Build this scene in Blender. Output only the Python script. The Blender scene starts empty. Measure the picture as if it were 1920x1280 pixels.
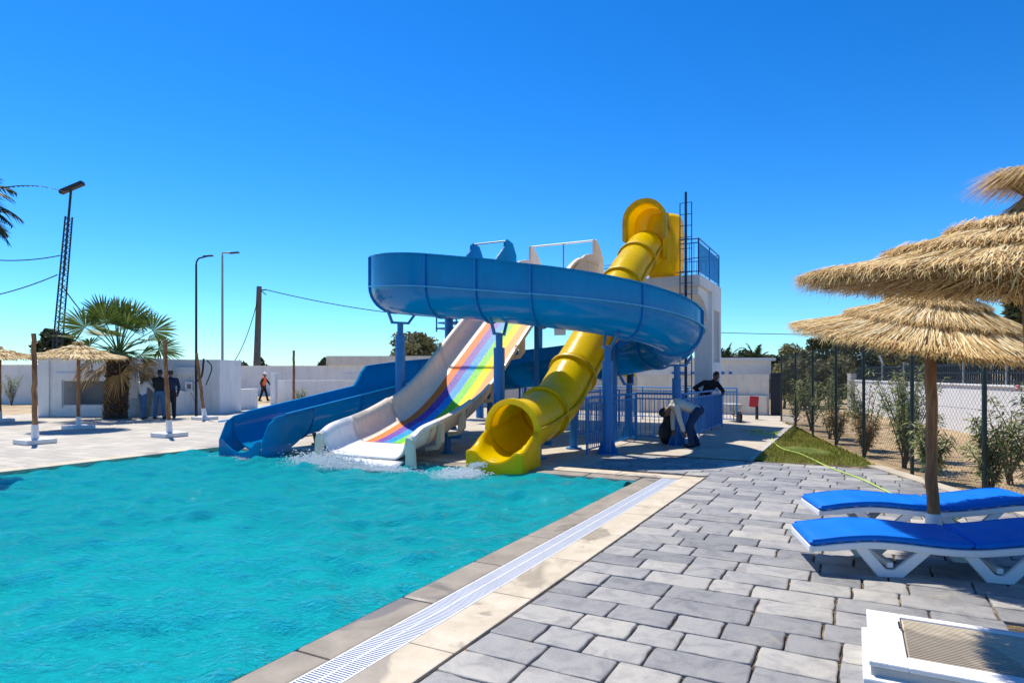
import bpy, bmesh, math, random
import numpy as np
from mathutils import Vector, Matrix, Euler, noise as mnoise

random.seed(7); np.random.seed(7)
scene = bpy.context.scene
COL = scene.collection
R = math.radians
PI = math.pi

# ------------------------------------------------------------------ camera, sky, sun, exposure
cam_d = bpy.data.cameras.new('camera'); cam = bpy.data.objects.new('camera', cam_d); COL.objects.link(cam)
cam.location = (0, 0, 1.6); cam.rotation_euler = (R(90), 0, 0)
cam_d.sensor_width = 36; cam_d.lens = 22.5; cam_d.shift_y = 60/1920
cam_d.clip_start = 0.05; cam_d.clip_end = 3000
scene.camera = cam

SUN = Vector((-0.30, 0.40, 1.0)).normalized()          # towards the sun: behind the slides, from the left, high
SUN_EL = math.asin(SUN.z); SUN_AZ = math.atan2(SUN.x, SUN.y)
world = bpy.data.worlds.new('World'); scene.world = world; world.use_nodes = True
wn = world.node_tree.nodes; wl = world.node_tree.links
wn.clear()
w_out = wn.new('ShaderNodeOutputWorld'); w_bg = wn.new('ShaderNodeBackground'); sky = wn.new('ShaderNodeTexSky')
sky.sky_type = 'NISHITA'; sky.sun_disc = False; sky.sun_elevation = SUN_EL; sky.sun_rotation = SUN_AZ
sky.air_density = 1.0; sky.dust_density = 0.1; sky.ozone_density = 2.0; sky.altitude = 0
w_tint = wn.new('ShaderNodeMix'); w_tint.data_type = 'RGBA'; w_tint.blend_type = 'MULTIPLY'; w_tint.inputs[0].default_value = 1; w_tint.inputs[7].default_value = (.57, .82, 1.03, 1)
w_hs = wn.new('ShaderNodeHueSaturation'); w_hs.inputs['Saturation'].default_value = 1.10; w_hs.inputs['Value'].default_value = 1.0
w_bg.inputs['Strength'].default_value = 0.08
wl.new(sky.outputs[0], w_tint.inputs[6]); w_g = wn.new('ShaderNodeGamma'); w_g.inputs[1].default_value = 1.32; wl.new(w_tint.outputs[2], w_g.inputs[0]); wl.new(w_g.outputs[0], w_hs.inputs['Color']); wl.new(w_hs.outputs[0], w_bg.inputs[0]); wl.new(w_bg.outputs[0], w_out.inputs[0])
sun_d = bpy.data.lights.new('sun', 'SUN'); sun = bpy.data.objects.new('sun', sun_d); COL.objects.link(sun)
sun_d.energy = 4.8; sun_d.angle = R(0.5); sun_d.color = (1.0, 0.93, 0.82)
sun.rotation_euler = SUN.to_track_quat('Z', 'Y').to_euler(); sun.location = (-10, 12, 40)
vs = scene.view_settings
vs.view_transform = 'Standard'; vs.look = 'None'; vs.exposure = 0.33; vs.gamma = 1.0; vs.use_curve_mapping = False

# ------------------------------------------------------------------ the pool's own axes: u runs away, v to the right; origin = far right water corner
OX, OY = 1.89, 9.65
UX, UY = 0.4706, 0.8824
def W(v, u, z=0.0): return Vector((OX + UY*v + UX*u, OY - UX*v + UY*u, z))
U3 = Vector((UX, UY, 0)); V3 = Vector((UY, -UX, 0)); Z3 = Vector((0, 0, 1)); X3 = Vector((1, 0, 0)); Y3 = Vector((0, 1, 0))
def P(x, y, Y): return Vector(((x-960)*Y/1200, Y, 1.6 + (700-y)*Y/1200))      # a point by its direction and its distance
def G(x, y): Y = 1920/(y-700); return Vector(((x-960)*Y/1200, Y, 0))            # a point on the ground

# ------------------------------------------------------------------ objects
ORG = {}
def tag(o, label=None, cat=None, group=None, kind=None):
    if label: o['label'] = label
    if cat: o['category'] = cat
    if group: o['group'] = group
    if kind: o['kind'] = kind
    return o
def thing(name, loc, label, cat, group=None):
    o = bpy.data.objects.new(name, None); COL.objects.link(o); o.location = loc; o.empty_display_size = 0.1
    ORG[o] = Vector(loc); return tag(o, label, cat, group)
def link(name, me, parent=None, loc=None, origin=Vector((0, 0, 0))):
    o = bpy.data.objects.new(name, me); COL.objects.link(o)
    if parent is not None: o.parent = parent
    if loc is not None: o.location = loc
    ORG[o] = Vector(origin)
    return o
def copy_tree(o, parent=None):
    c = o.copy(); COL.objects.link(c); c.parent = parent
    ORG[c] = ORG.get(o, Vector((0, 0, 0)))
    for ch in list(o.children): copy_tree(ch, c)
    return c

class MB:
    def __init__(s): s.v = []; s.f = []; s.m = []; s.c = None
    def add(s, vs, fs, mi=0):
        b = len(s.v); s.v.extend([tuple(p) for p in vs])
        for f in fs: s.f.append(tuple(b+i for i in f)); s.m.append(mi)
    def box(s, c, h, ax=X3, ay=Y3, az=Z3, mi=0):
        c = Vector(c); pts = []
        for dz in (-1, 1):
            for dx, dy in ((-1, -1), (1, -1), (1, 1), (-1, 1)):
                pts.append(c + ax*(dx*h[0]) + ay*(dy*h[1]) + az*(dz*h[2]))
        s.add(pts, [(3, 2, 1, 0), (4, 5, 6, 7), (0, 1, 5, 4), (1, 2, 6, 5), (2, 3, 7, 6), (3, 0, 4, 7)], mi)
    def vubox(s, v0, v1, u0, u1, z0, z1, mi=0):
        s.box(W((v0+v1)/2, (u0+u1)/2, (z0+z1)/2), (abs(v1-v0)/2, abs(u1-u0)/2, abs(z1-z0)/2), V3, U3, Z3, mi)
    def bar(s, a, b, w, d=None, mi=0, up=Z3):
        a = Vector(a); b = Vector(b); t = (b-a); L = t.length
        if L < 1e-6: return
        t.normalize(); x = t.cross(up)
        if x.length < 1e-3: x = t.cross(X3)
        x.normalize(); y = x.cross(t)
        s.box((a+b)/2, (w/2, (d or w)/2, L/2), x, y, t, mi)
    def tube(s, pts, r, n=8, mi=0, cap=True, up=None):
        pts = [Vector(p) for p in pts]; k = len(pts)
        rr = r if isinstance(r, (list, tuple)) else [r]*k
        base = len(s.v); prev = None
        for i, p in enumerate(pts):
            t = (pts[min(i+1, k-1)] - pts[max(i-1, 0)]).normalized()
            if prev is None:
                x = t.cross(Z3)
                if x.length < 1e-3: x = t.cross(X3)
                x.normalize()
            else:
                x = (prev - t*prev.dot(t)).normalized()
            prev = x; y = t.cross(x)
            for j in range(n):
                a = 2*PI*j/n; s.v.append(tuple(p + x*(rr[i]*math.cos(a)) + y*(rr[i]*math.sin(a))))
        for i in range(k-1):
            for j in range(n):
                a = base+i*n+j; b = base+i*n+(j+1) % n
                s.f.append((a, b, b+n, a+n)); s.m.append(mi)
        if cap:
            s.f.append(tuple(base+n-1-j for j in range(n))); s.m.append(mi)
            s.f.append(tuple(base+(k-1)*n+j for j in range(n))); s.m.append(mi)
    def ell(s, c, r, n=12, k=8, rot=None, mi=0):
        c = Vector(c); vs = []; fs = []
        for i in range(k+1):
            th = PI*i/k
            for j in range(n):
                a = 2*PI*j/n
                q = Vector((r[0]*math.sin(th)*math.cos(a), r[1]*math.sin(th)*math.sin(a), r[2]*math.cos(th)))
                if rot is not None: q = rot @ q
                vs.append(c+q)
        for i in range(k):
            for j in range(n):
                a = i*n+j; b = i*n+(j+1) % n
                fs.append((a, a+n, b+n, b))
        s.add(vs, fs, mi)
    def cap(s, a, b, ra, rb, n=10):
        s.tube([a, b], [ra, rb], n); s.ell(a, (ra, ra, ra), n, 6); s.ell(b, (rb, rb, rb), n, 6)
    def loft(s, rings, closed=True, caps=True, mi=0, mis=None):
        n = len(rings[0]); base = len(s.v)
        for rg in rings: s.v.extend([tuple(p) for p in rg])
        for i in range(len(rings)-1):
            for j in range(n if closed else n-1):
                a = base+i*n+j; b = base+i*n+(j+1) % n
                s.f.append((a, b, b+n, a+n)); s.m.append(mis[j] if mis else mi)
        if caps and closed:
            s.f.append(tuple(base+n-1-j for j in range(n))); s.m.append(mi)
            s.f.append(tuple(base+(len(rings)-1)*n+j for j in range(n))); s.m.append(mi)
    def mesh(s, name, mats, org=Vector((0, 0, 0)), smooth=None, fix=True):
        me = bpy.data.meshes.new(name)
        a = np.array(s.v, dtype=float).reshape(-1, 3) - np.array(org)
        me.from_pydata(a.tolist(), [], s.f)
        if not isinstance(mats, (list, tuple)): mats = [mats]
        for m in mats: me.materials.append(m)
        if len(mats) > 1: me.polygons.foreach_set('material_index', s.m)
        if fix and len(s.f) < 60000:
            bm = bmesh.new(); bm.from_mesh(me); bmesh.ops.recalc_face_normals(bm, faces=bm.faces); bm.to_mesh(me); bm.free()
        if smooth is not None:
            me.polygons.foreach_set('use_smooth', [True]*len(me.polygons))
            if smooth < 180: me.set_sharp_from_angle(angle=R(smooth))
        if s.c is not None:
            at = me.attributes.new('tint', 'FLOAT', 'FACE'); at.data.foreach_set('value', s.c)
        me.update(); return me
    def build(s, name, mats, parent=None, smooth=None, fix=True):
        org = ORG[parent] if parent is not None else Vector((0, 0, 0))
        return link(name, s.mesh(name, mats, org, smooth, fix), parent, origin=org)

def bevel_obj(o, w=0.01, seg=2):
    m = o.modifiers.new('bevel', 'BEVEL'); m.width = w; m.segments = seg; m.limit_method = 'ANGLE'; m.angle_limit = R(40); m.harden_normals = False
    return o

# ------------------------------------------------------------------ materials
def S(r, g, b):
    def f(c):
        c /= 255; return c/12.92 if c <= .04045 else ((c+.055)/1.055)**2.4
    return (f(r), f(g), f(b), 1)
def new_mat(name):
    m = bpy.data.materials.new(name); m.use_nodes = True
    nt = m.node_tree; b = nt.nodes['Principled BSDF']
    return m, nt, b
def ramp(nt, fac, stops):
    r = nt.nodes.new('ShaderNodeValToRGB'); e = r.color_ramp.elements
    while len(e) > 1: e.remove(e[-1])
    e[0].position = stops[0][0]; e[0].color = stops[0][1]
    for p, c in stops[1:]:
        k = e.new(p); k.color = c
    nt.links.new(fac, r.inputs[0]); return r
def noise(nt, scale, detail=4, rough=.55, vec=None, dist=0):
    n = nt.nodes.new('ShaderNodeTexNoise'); n.inputs['Scale'].default_value = scale
    n.inputs['Detail'].default_value = detail; n.inputs['Roughness'].default_value = rough; n.inputs['Distortion'].default_value = dist
    if vec is not None: nt.links.new(vec, n.inputs['Vector'])
    return n
def coords(nt, kind='Object', scale=None):
    t = nt.nodes.new('ShaderNodeTexCoord'); o = t.outputs[kind]
    if scale:
        mp = nt.nodes.new('ShaderNodeMapping'); mp.inputs['Scale'].default_value = scale; nt.links.new(o, mp.inputs['Vector']); o = mp.outputs[0]
    return o
def geo_pos(nt, scale=None, rotz=0):
    g = nt.nodes.new('ShaderNodeNewGeometry'); o = g.outputs['Position']
    if scale or rotz:
        mp = nt.nodes.new('ShaderNodeMapping'); mp.inputs['Scale'].default_value = scale or (1, 1, 1); mp.inputs['Rotation'].default_value = (0, 0, rotz)
        nt.links.new(o, mp.inputs['Vector']); o = mp.outputs[0]
    return o
def mixc(nt, fac, a, b, mode='MIX'):
    m = nt.nodes.new('ShaderNodeMix'); m.data_type = 'RGBA'; m.blend_type = mode
    for k, x in ((0, fac), (6, a), (7, b)):
        if hasattr(x, 'links'): nt.links.new(x, m.inputs[k])
        else: m.inputs[k].default_value = x
    return m.outputs[2]
def bump(nt, b, h, strength, dist=0.02):
    n = nt.nodes.new('ShaderNodeBump'); n.inputs['Strength'].default_value = strength; n.inputs['Distance'].default_value = dist
    nt.links.new(h, n.inputs['Height']); nt.links.new(n.outputs[0], b.inputs['Normal']); return n
def plain(name, col, rough=.6, var=.12, scale=6, bmp=.0, bscale=60, metal=0, coat=0, pos=True, spec=.5):
    m, nt, b = new_mat(name)
    vec = geo_pos(nt) if pos else coords(nt)
    n = noise(nt, scale, 5, .6, vec)
    lo = tuple(c*(1-var*1.6) for c in col[:3])+(1,); hi = tuple(min(1, c*(1+var)) for c in col[:3])+(1,)
    r = ramp(nt, n.outputs[0], [(.28, lo), (.72, hi)])
    nt.links.new(r.outputs[0], b.inputs['Base Color'])
    b.inputs['Roughness'].default_value = rough; b.inputs['Metallic'].default_value = metal
    b.inputs['Coat Weight'].default_value = coat; b.inputs['Coat Roughness'].default_value = .12
    b.inputs['Specular IOR Level'].default_value = spec
    if bmp:
        n2 = noise(nt, bscale, 4, .6, vec); bump(nt, b, n2.outputs[0], bmp, .01)
    return m
def fibreglass(name, col, trans, rough=.22, tw=.18, var=.07):
    m, nt, b = new_mat(name); b.inputs['Specular IOR Level'].default_value = .32
    vec = geo_pos(nt)
    n = noise(nt, 1.7, 5, .6, vec); lo = tuple(c*(1-var*1.5) for c in col[:3])+(1,); hi = tuple(min(1, c*(1+var)) for c in col[:3])+(1,)
    r = ramp(nt, n.outputs[0], [(.3, lo), (.7, hi)])
    st = noise(nt, 2.2, 5, .7, geo_pos(nt, (7, 7, .8))); rs_ = ramp(nt, st.outputs[0], [(.32, (.86, .87, .88, 1)), (.55, (1, 1, 1, 1)), (.75, (1.04, 1.05, 1.05, 1))])
    nt.links.new(mixc(nt, 1, r.outputs[0], rs_.outputs[0], 'MULTIPLY'), b.inputs['Base Color'])
    n3 = noise(nt, 9, 4, .65, vec); rr = ramp(nt, n3.outputs[0], [(.3, (rough*.7,)*3+(1,)), (.75, (rough*1.9,)*3+(1,))]); nt.links.new(rr.outputs[0], b.inputs['Roughness'])
    n2 = noise(nt, 2.2, 3, .5, vec); bump(nt, b, n2.outputs[0], .12, .02)
    t = nt.nodes.new('ShaderNodeBsdfTranslucent'); t.inputs[0].default_value = trans
    mx = nt.nodes.new('ShaderNodeMixShader'); mx.inputs[0].default_value = tw
    nt.links.new(b.outputs[0], mx.inputs[1]); nt.links.new(t.outputs[0], mx.inputs[2])
    nt.links.new(mx.outputs[0], nt.nodes['Material Output'].inputs[0]); return m
def leafmat(name, c1, c2, c3, tw=.3, rough=.5):
    m, nt, b = new_mat(name)
    at = nt.nodes.new('ShaderNodeAttribute'); at.attribute_name = 'tint'
    oi = nt.nodes.new('ShaderNodeObjectInfo')
    ad = nt.nodes.new('ShaderNodeMath'); ad.operation = 'MULTIPLY_ADD'; ad.inputs[1].default_value = .8
    mu = nt.nodes.new('ShaderNodeMath'); mu.operation = 'MULTIPLY'; mu.inputs[1].default_value = .2
    nt.links.new(oi.outputs['Random'], mu.inputs[0]); nt.links.new(at.outputs['Fac'], ad.inputs[0]); nt.links.new(mu.outputs[0], ad.inputs[2])
    r = ramp(nt, ad.outputs[0], [(0, c1), (.5, c2), (1, c3)])
    nt.links.new(r.outputs[0], b.inputs['Base Color']); b.inputs['Roughness'].default_value = rough; b.inputs['Specular IOR Level'].default_value = .3
    t = nt.nodes.new('ShaderNodeBsdfTranslucent'); nt.links.new(r.outputs[0], t.inputs[0])
    mx = nt.nodes.new('ShaderNodeMixShader'); mx.inputs[0].default_value = tw
    nt.links.new(b.outputs[0], mx.inputs[1]); nt.links.new(t.outputs[0], mx.inputs[2])
    nt.links.new(mx.outputs[0], nt.nodes['Material Output'].inputs[0]); return m

M = {}
M['blue_fg'] = fibreglass('blue_fibreglass', (.0, .25, .50, 1), (.0, .46, .85, 1), .12, .24)
M['blue_flange'] = fibreglass('blue_flange', (.0, .19, .52, 1), (.0, .1, .3, 1), .3, .0)
M['blue_highlight'] = fibreglass('blue_highlight', (.08, .42, .70, 1), (.0, .1, .3, 1), .3, .0)  # paler blue: the highlight line is put into the ledge colour
M['yellow_fg'] = fibreglass('yellow_fibreglass', (1.0, .76, .0, 1), (1, .74, .0, 1), .22, .45, .04)
M['yellow_flange'] = fibreglass('yellow_flange', (.80, .47, .003, 1), (.8, .4, .0, 1), .4, .1, .2)
M['cream_fg'] = fibreglass('cream_fibreglass', (.88, .73, .57, 1), (.9, .75, .6, 1), .3, .1, .04)
M['white_fg'] = fibreglass('white_fibreglass', (.86, .85, .83, 1), (.9, .9, .9, 1), .25, .05, .02)
M['blue_steel'] = plain('blue_steel', (.003, .17, .46, 1), .42, .12, 5)
M['blue_rail'] = plain('blue_rail', (.003, .22, .58, 1), .45, .1, 5)
M['dark_steel'] = plain('dark_steel', (.02, .025, .035, 1), .5, .2, 8, metal=.3)
M['green_steel'] = plain('green_steel', (.02, .035, .03, 1), .5, .2, 8)
M['navy_steel'] = plain('navy_steel', (.008, .03, .09, 1), .5, .2, 8)
M['galv'] = plain('galvanised', (.32, .33, .34, 1), .45, .15, 9, metal=.6)
M['white_wall'] = plain('white_render', (.80, .795, .79, 1), .85, .05, 1.3, .25, 45)
M['grey_wall'] = plain('grey_render', (.50, .48, .45, 1), .85, .08, 1.6, .25, 45)
M['cream_wall'] = plain('cream_render', (.70, .64, .55, 1), .85, .08, 1.6, .25, 45)
for k_ in ('white_wall', 'grey_wall', 'cream_wall'):
    nt = M[k_].node_tree; b_ = nt.nodes['Principled BSDF']; src = b_.inputs['Base Color'].links[0].from_socket
    st = noise(nt, 1.6, 6, .72, geo_pos(nt, (3.5, 3.5, .5))); rs_ = ramp(nt, st.outputs[0], [(.30, (.84, .83, .80, 1)), (.48, (.97, .97, .96, 1)), (.7, (1, 1, 1, 1))])
    nt.links.new(mixc(nt, 1, src, rs_.outputs[0], 'MULTIPLY'), b_.inputs['Base Color'])
M['window_dark'] = plain('dark_recess', (.17, .18, .20, 1), .5, .1, 2)
M['white_plastic'] = plain('white_plastic', (.78, .79, .80, 1), .38, .03, 4)
M['white_paint'] = plain('white_paint', (.78, .77, .75, 1), .7, .06, 6, .3, 70)
M['black'] = plain('plain_black', (.012, .012, .014, 1), .6, .2, 8)
M['red'] = plain('red_board', (.55, .025, .035, 1), .5, .1, 8)
M['rust'] = plain('brown_steel', (.20, .12, .07, 1), .7, .3, 8)
M['hose'] = plain('lime_hose', (.50, .68, .14, 1), .45, .05, 8)

def water_mat():
    m, nt, b = new_mat('pool_water'); nt.nodes.remove(b)
    out = nt.nodes['Material Output']
    vec = geo_pos(nt, (1, 1.7, 1), R(20))
    n1 = noise(nt, 11, 5, .62, vec, .9); n2 = noise(nt, 34, 3, .6, vec, .6)
    mm = nt.nodes.new('ShaderNodeMath'); mm.operation = 'MULTIPLY_ADD'; mm.inputs[1].default_value = .5
    nt.links.new(n2.outputs[0], mm.inputs[0]); nt.links.new(n1.outputs[0], mm.inputs[2])
    bp = nt.nodes.new('ShaderNodeBump'); bp.inputs['Strength'].default_value = .8; bp.inputs['Distance'].default_value = .15
    nt.links.new(mm.outputs[0], bp.inputs['Height'])
    tr = nt.nodes.new('ShaderNodeBsdfTransparent'); tr.inputs[0].default_value = (.22, .97, 1, 1)
    rf = nt.nodes.new('ShaderNodeBsdfRefraction'); rf.inputs[0].default_value = (.22, .97, 1, 1); rf.inputs['IOR'].default_value = 1.33; rf.inputs['Roughness'].default_value = .0
    df = nt.nodes.new('ShaderNodeBsdfDiffuse'); df.inputs[0].default_value = (.02, .76, .80, 1)
    for x in (rf, df): nt.links.new(bp.outputs[0], x.inputs['Normal'])
    m1 = nt.nodes.new('ShaderNodeMixShader'); m1.inputs[0].default_value = .32
    nt.links.new(tr.outputs[0], m1.inputs[1]); nt.links.new(rf.outputs[0], m1.inputs[2])
    m2 = nt.nodes.new('ShaderNodeMixShader'); m2.inputs[0].default_value = .50
    nt.links.new(m1.outputs[0], m2.inputs[1]); nt.links.new(df.outputs[0], m2.inputs[2])
    gl = nt.nodes.new('ShaderNodeBsdfGlossy'); gl.inputs['Roughness'].default_value = .025; nt.links.new(bp.outputs[0], gl.inputs['Normal'])
    fr = nt.nodes.new('ShaderNodeFresnel'); fr.inputs['IOR'].default_value = 1.33; nt.links.new(bp.outputs[0], fr.inputs['Normal'])
    m3 = nt.nodes.new('ShaderNodeMixShader'); nt.links.new(fr.outputs[0], m3.inputs[0])
    nt.links.new(m2.outputs[0], m3.inputs[1]); nt.links.new(gl.outputs[0], m3.inputs[2])
    nt.links.new(m3.outputs[0], out.inputs[0]); return m
M['water'] = water_mat()
def foam_mat():
    m, nt, b = new_mat('white_foam'); b.inputs['Base Color'].default_value = (.85, .92, .95, 1); b.inputs['Roughness'].default_value = .35
    t = nt.nodes.new('ShaderNodeBsdfTranslucent'); t.inputs[0].default_value = (.85, .95, 1, 1)
    mx = nt.nodes.new('ShaderNodeMixShader'); mx.inputs[0].default_value = .2
    nt.links.new(b.outputs[0], mx.inputs[1]); nt.links.new(t.outputs[0], mx.inputs[2]); nt.links.new(mx.outputs[0], nt.nodes['Material Output'].inputs[0]); return m
M['foam'] = foam_mat()
def basin_mat():
    m, nt, b = new_mat('pool_tiles_ripple_light'); rz = math.atan2(UX, UY)
    vec = geo_pos(nt, (1, 1, 1), rz)
    n = noise(nt, 1.1, 4, .6, vec)
    br = nt.nodes.new('ShaderNodeTexBrick'); br.offset = 0; br.inputs['Scale'].default_value = 8; br.inputs['Mortar Size'].default_value = .012; br.inputs['Brick Width'].default_value = .5; br.inputs['Row Height'].default_value = .5
    br.inputs['Color1'].default_value = (.12, .72, .84, 1); br.inputs['Color2'].default_value = (.18, .80, .90, 1); br.inputs['Mortar'].default_value = (.30, .72, .78, 1)
    nt.links.new(vec, br.inputs['Vector'])
    ripple_light = noise(nt, 6.5, 4, .65, vec, 1.2)  # bright and dark water ripple light painted over the tile colour
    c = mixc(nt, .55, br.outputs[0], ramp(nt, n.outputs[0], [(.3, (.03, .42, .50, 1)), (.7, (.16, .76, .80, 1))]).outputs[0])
    c = mixc(nt, .6, c, ramp(nt, ripple_light.outputs[0], [(.38, (.01, .34, .46, 1)), (.49, (.10, .72, .80, 1)), (.58, (.6, 1, 1, 1))]).outputs[0])
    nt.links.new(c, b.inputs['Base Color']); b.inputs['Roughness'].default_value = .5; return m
M['basin'] = basin_mat()

def paver_mat():
    m, nt, b = new_mat('grey_paver')
    vec = geo_pos(nt)
    oi = nt.nodes.new('ShaderNodeObjectInfo')
    at = nt.nodes.new('ShaderNodeAttribute'); at.attribute_name = 'tint'
    ad = nt.nodes.new('ShaderNodeMath'); ad.operation = 'ADD'; nt.links.new(oi.outputs['Random'], ad.inputs[0]); nt.links.new(at.outputs['Fac'], ad.inputs[1])
    fr = nt.nodes.new('ShaderNodeMath'); fr.operation = 'FRACT'; nt.links.new(ad.outputs[0], fr.inputs[0])
    r = ramp(nt, fr.outputs[0], [(0, S(130, 130, 130)), (.3, S(146, 145, 143)), (.7, S(160, 158, 154)), (1, S(176, 172, 162))])
    n = noise(nt, 5.5, 5, .62, vec, .8); r2 = ramp(nt, n.outputs[0], [(.33, (.72, .72, .75, 1)), (.52, (1, 1, 1, 1)), (.72, (1.14, 1.12, 1.07, 1))])
    c = mixc(nt, 1, r.outputs[0], r2.outputs[0], 'MULTIPLY')
    n3 = noise(nt, 2.1, 6, .7, vec, .5); r3 = ramp(nt, n3.outputs[0], [(.60, (0, 0, 0, 1)), (.72, (1, 1, 1, 1))])
    f3 = nt.nodes.new('ShaderNodeMath'); f3.operation = 'MULTIPLY'; f3.inputs[1].default_value = .35; nt.links.new(r3.outputs[0], f3.inputs[0])
    c = mixc(nt, f3.outputs[0], c, S(200, 188, 160))
    n4 = noise(nt, 90, 3, .7, vec); r4 = ramp(nt, n4.outputs[0], [(.3, (.86, .86, .86, 1)), (.7, (1.06, 1.06, 1.06, 1))])
    c = mixc(nt, 1, c, r4.outputs[0], 'MULTIPLY')
    nt.links.new(c, b.inputs['Base Color']); b.inputs['Roughness'].default_value = .62; b.inputs['Specular IOR Level'].default_value = .4
    n2 = noise(nt, 22, 6, .65, vec, .3); bump(nt, b, n2.outputs[0], .45, .012); return m
M['paver'] = paver_mat()
def sand_mat(name, c1, c2, c3, s=3.0, bs=60, bstr=.6):
    m, nt, b = new_mat(name); vec = geo_pos(nt)
    n = noise(nt, s, 6, .65, vec, .3); r = ramp(nt, n.outputs[0], [(.3, c1), (.5, c2), (.7, c3)])
    n4 = noise(nt, bs*2, 3, .7, vec); r4 = ramp(nt, n4.outputs[0], [(.3, (.8, .8, .8, 1)), (.7, (1.1, 1.1, 1.1, 1))])
    c = mixc(nt, 1, r.outputs[0], r4.outputs[0], 'MULTIPLY')
    nt.links.new(c, b.inputs['Base Color']); b.inputs['Roughness'].default_value = .92; b.inputs['Specular IOR Level'].default_value = .2
    n2 = noise(nt, bs, 5, .65, vec); bump(nt, b, n2.outputs[0], bstr, .02); return m
M['joint'] = sand_mat('joint_sand', S(44, 40, 36), S(92, 80, 64), S(170, 146, 108), 5)
M['sand'] = sand_mat('sandy_soil', S(150, 128, 98), S(186, 164, 130), S(204, 184, 150), 1.2, 30)
M['bed'] = sand_mat('dry_bed', S(110, 92, 70), S(176, 152, 116), S(200, 178, 142), 2.2, 25, 1)
M['concrete'] = sand_mat('slab_concrete', S(168, 158, 142), S(188, 178, 160), S(200, 190, 172), 1.4, 80, .25)
M['soil_green'] = sand_mat('turf_soil', S(70, 84, 32), S(92, 104, 40), S(128, 122, 62), 3, 40, .6)

def coping_mat(name, c1, c2, c3, wet):
    m, nt, b = new_mat(name); vec = geo_pos(nt)
    n = noise(nt, 3.5, 6, .65, vec, .4); r = ramp(nt, n.outputs[0], [(.3, c1), (.5, c2), (.7, c3)])
    n2 = noise(nt, 14, 5, .7, vec, .5); r2 = ramp(nt, n2.outputs[0], [(.62, (1, 1, 1, 1)), (.74, (.62, .58, .52, 1))])
    c = mixc(nt, .8, r.outputs[0], r2.outputs[0], 'MULTIPLY')
    n3 = noise(nt, .9, 4, .6, vec, .8); r3 = ramp(nt, n3.outputs[0], [(.56, (0, 0, 0, 1)), (.60, (1, 1, 1, 1))])
    f = nt.nodes.new('ShaderNodeMath'); f.operation = 'MULTIPLY'; f.inputs[1].default_value = .55; nt.links.new(r3.outputs[0], f.inputs[0])
    c = mixc(nt, f.outputs[0], c, wet)
    nt.links.new(c, b.inputs['Base Color'])
    rr = ramp(nt, r3.outputs[0], [(0, (.7,)*3+(1,)), (1, (.35,)*3+(1,))]); nt.links.new(rr.outputs[0], b.inputs['Roughness'])
    n5 = noise(nt, 45, 5, .65, vec); bump(nt, b, n5.outputs[0], .3, .01); return m
M['coping'] = coping_mat('cream_coping', S(180, 166, 142), S(196, 183, 158), S(208, 196, 174), S(140, 127, 108))
M['lip'] = coping_mat('wet_lip_stone', S(128, 118, 104), S(143, 133, 118), S(158, 147, 130), S(112, 102, 90))

def deck_mat():
    m, nt, b = new_mat('far_deck'); vec = geo_pos(nt, (1, 1, 1), math.atan2(UX, UY))
    br = nt.nodes.new('ShaderNodeTexBrick'); br.inputs['Scale'].default_value = 1; br.inputs['Brick Width'].default_value = .5; br.inputs['Row Height'].default_value = .285
    br.inputs['Mortar Size'].default_value = .008; br.inputs['Bias'].default_value = 0; br.offset = .37
    br.inputs['Color1'].default_value = S(172, 168, 158); br.inputs['Color2'].default_value = S(196, 190, 178); br.inputs['Mortar'].default_value = S(140, 132, 116)
    nt.links.new(vec, br.inputs['Vector'])
    n = noise(nt, 1.5, 5, .65, vec); r = ramp(nt, n.outputs[0], [(.3, (.84, .83, .8, 1)), (.7, (1.05, 1.03, 1, 1))])
    c = mixc(nt, 1, br.outputs[0], r.outputs[0], 'MULTIPLY'); nt.links.new(c, b.inputs['Base Color']); b.inputs['Roughness'].default_value = .8
    bump(nt, b, br.outputs['Fac'], .3, .01).invert = True; return m
M['deck'] = deck_mat()

def straw_mat():
    m, nt, b = new_mat('straw'); at = nt.nodes.new('ShaderNodeAttribute'); at.attribute_name = 'tint'
    r = ramp(nt, at.outputs['Fac'], [(0, S(96, 70, 40)), (.18, S(176, 140, 88)), (.45, S(226, 194, 132)), (.75, S(244, 222, 166)), (1, S(250, 238, 200))])
    nt.links.new(r.outputs[0], b.inputs['Base Color']); b.inputs['Roughness'].default_value = .6; b.inputs['Specular IOR Level'].default_value = .25
    t = nt.nodes.new('ShaderNodeBsdfTranslucent'); nt.links.new(r.outputs[0], t.inputs[0])
    mx = nt.nodes.new('ShaderNodeMixShader'); mx.inputs[0].default_value = .18
    nt.links.new(b.outputs[0], mx.inputs[1]); nt.links.new(t.outputs[0], mx.inputs[2]); nt.links.new(mx.outputs[0], nt.nodes['Material Output'].inputs[0]); return m
M['straw'] = straw_mat()
def wood_mat(name, c1, c2):
    m, nt, b = new_mat(name); vec = geo_pos(nt, (16, 16, 1.3)); n = noise(nt, 2, 6, .65, vec, .6)
    v2 = geo_pos(nt, (3, 3, 1.2)); n2 = noise(nt, 2.2, 3, .6, v2)
    r = ramp(nt, n.outputs[0], [(.3, c1), (.65, c2)]); r2 = ramp(nt, n2.outputs[0], [(.35, (.6, .52, .48, 1)), (.6, (1, 1, 1, 1))])
    nt.links.new(mixc(nt, 1, r.outputs[0], r2.outputs[0], 'MULTIPLY'), b.inputs['Base Color']); b.inputs['Roughness'].default_value = .75
    bump(nt, b, n.outputs[0], .5, .01); return m
M['wood'] = wood_mat('pole_wood', S(112, 72, 44), S(176, 128, 82))
M['trunk'] = wood_mat('palm_trunk', S(40, 30, 24), S(84, 64, 48))
M['bark'] = wood_mat('bark', S(70, 58, 46), S(120, 102, 84))
M['pole_grey'] = plain('weathered_pole', S(98, 92, 84), .8, .2, 6)
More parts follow.
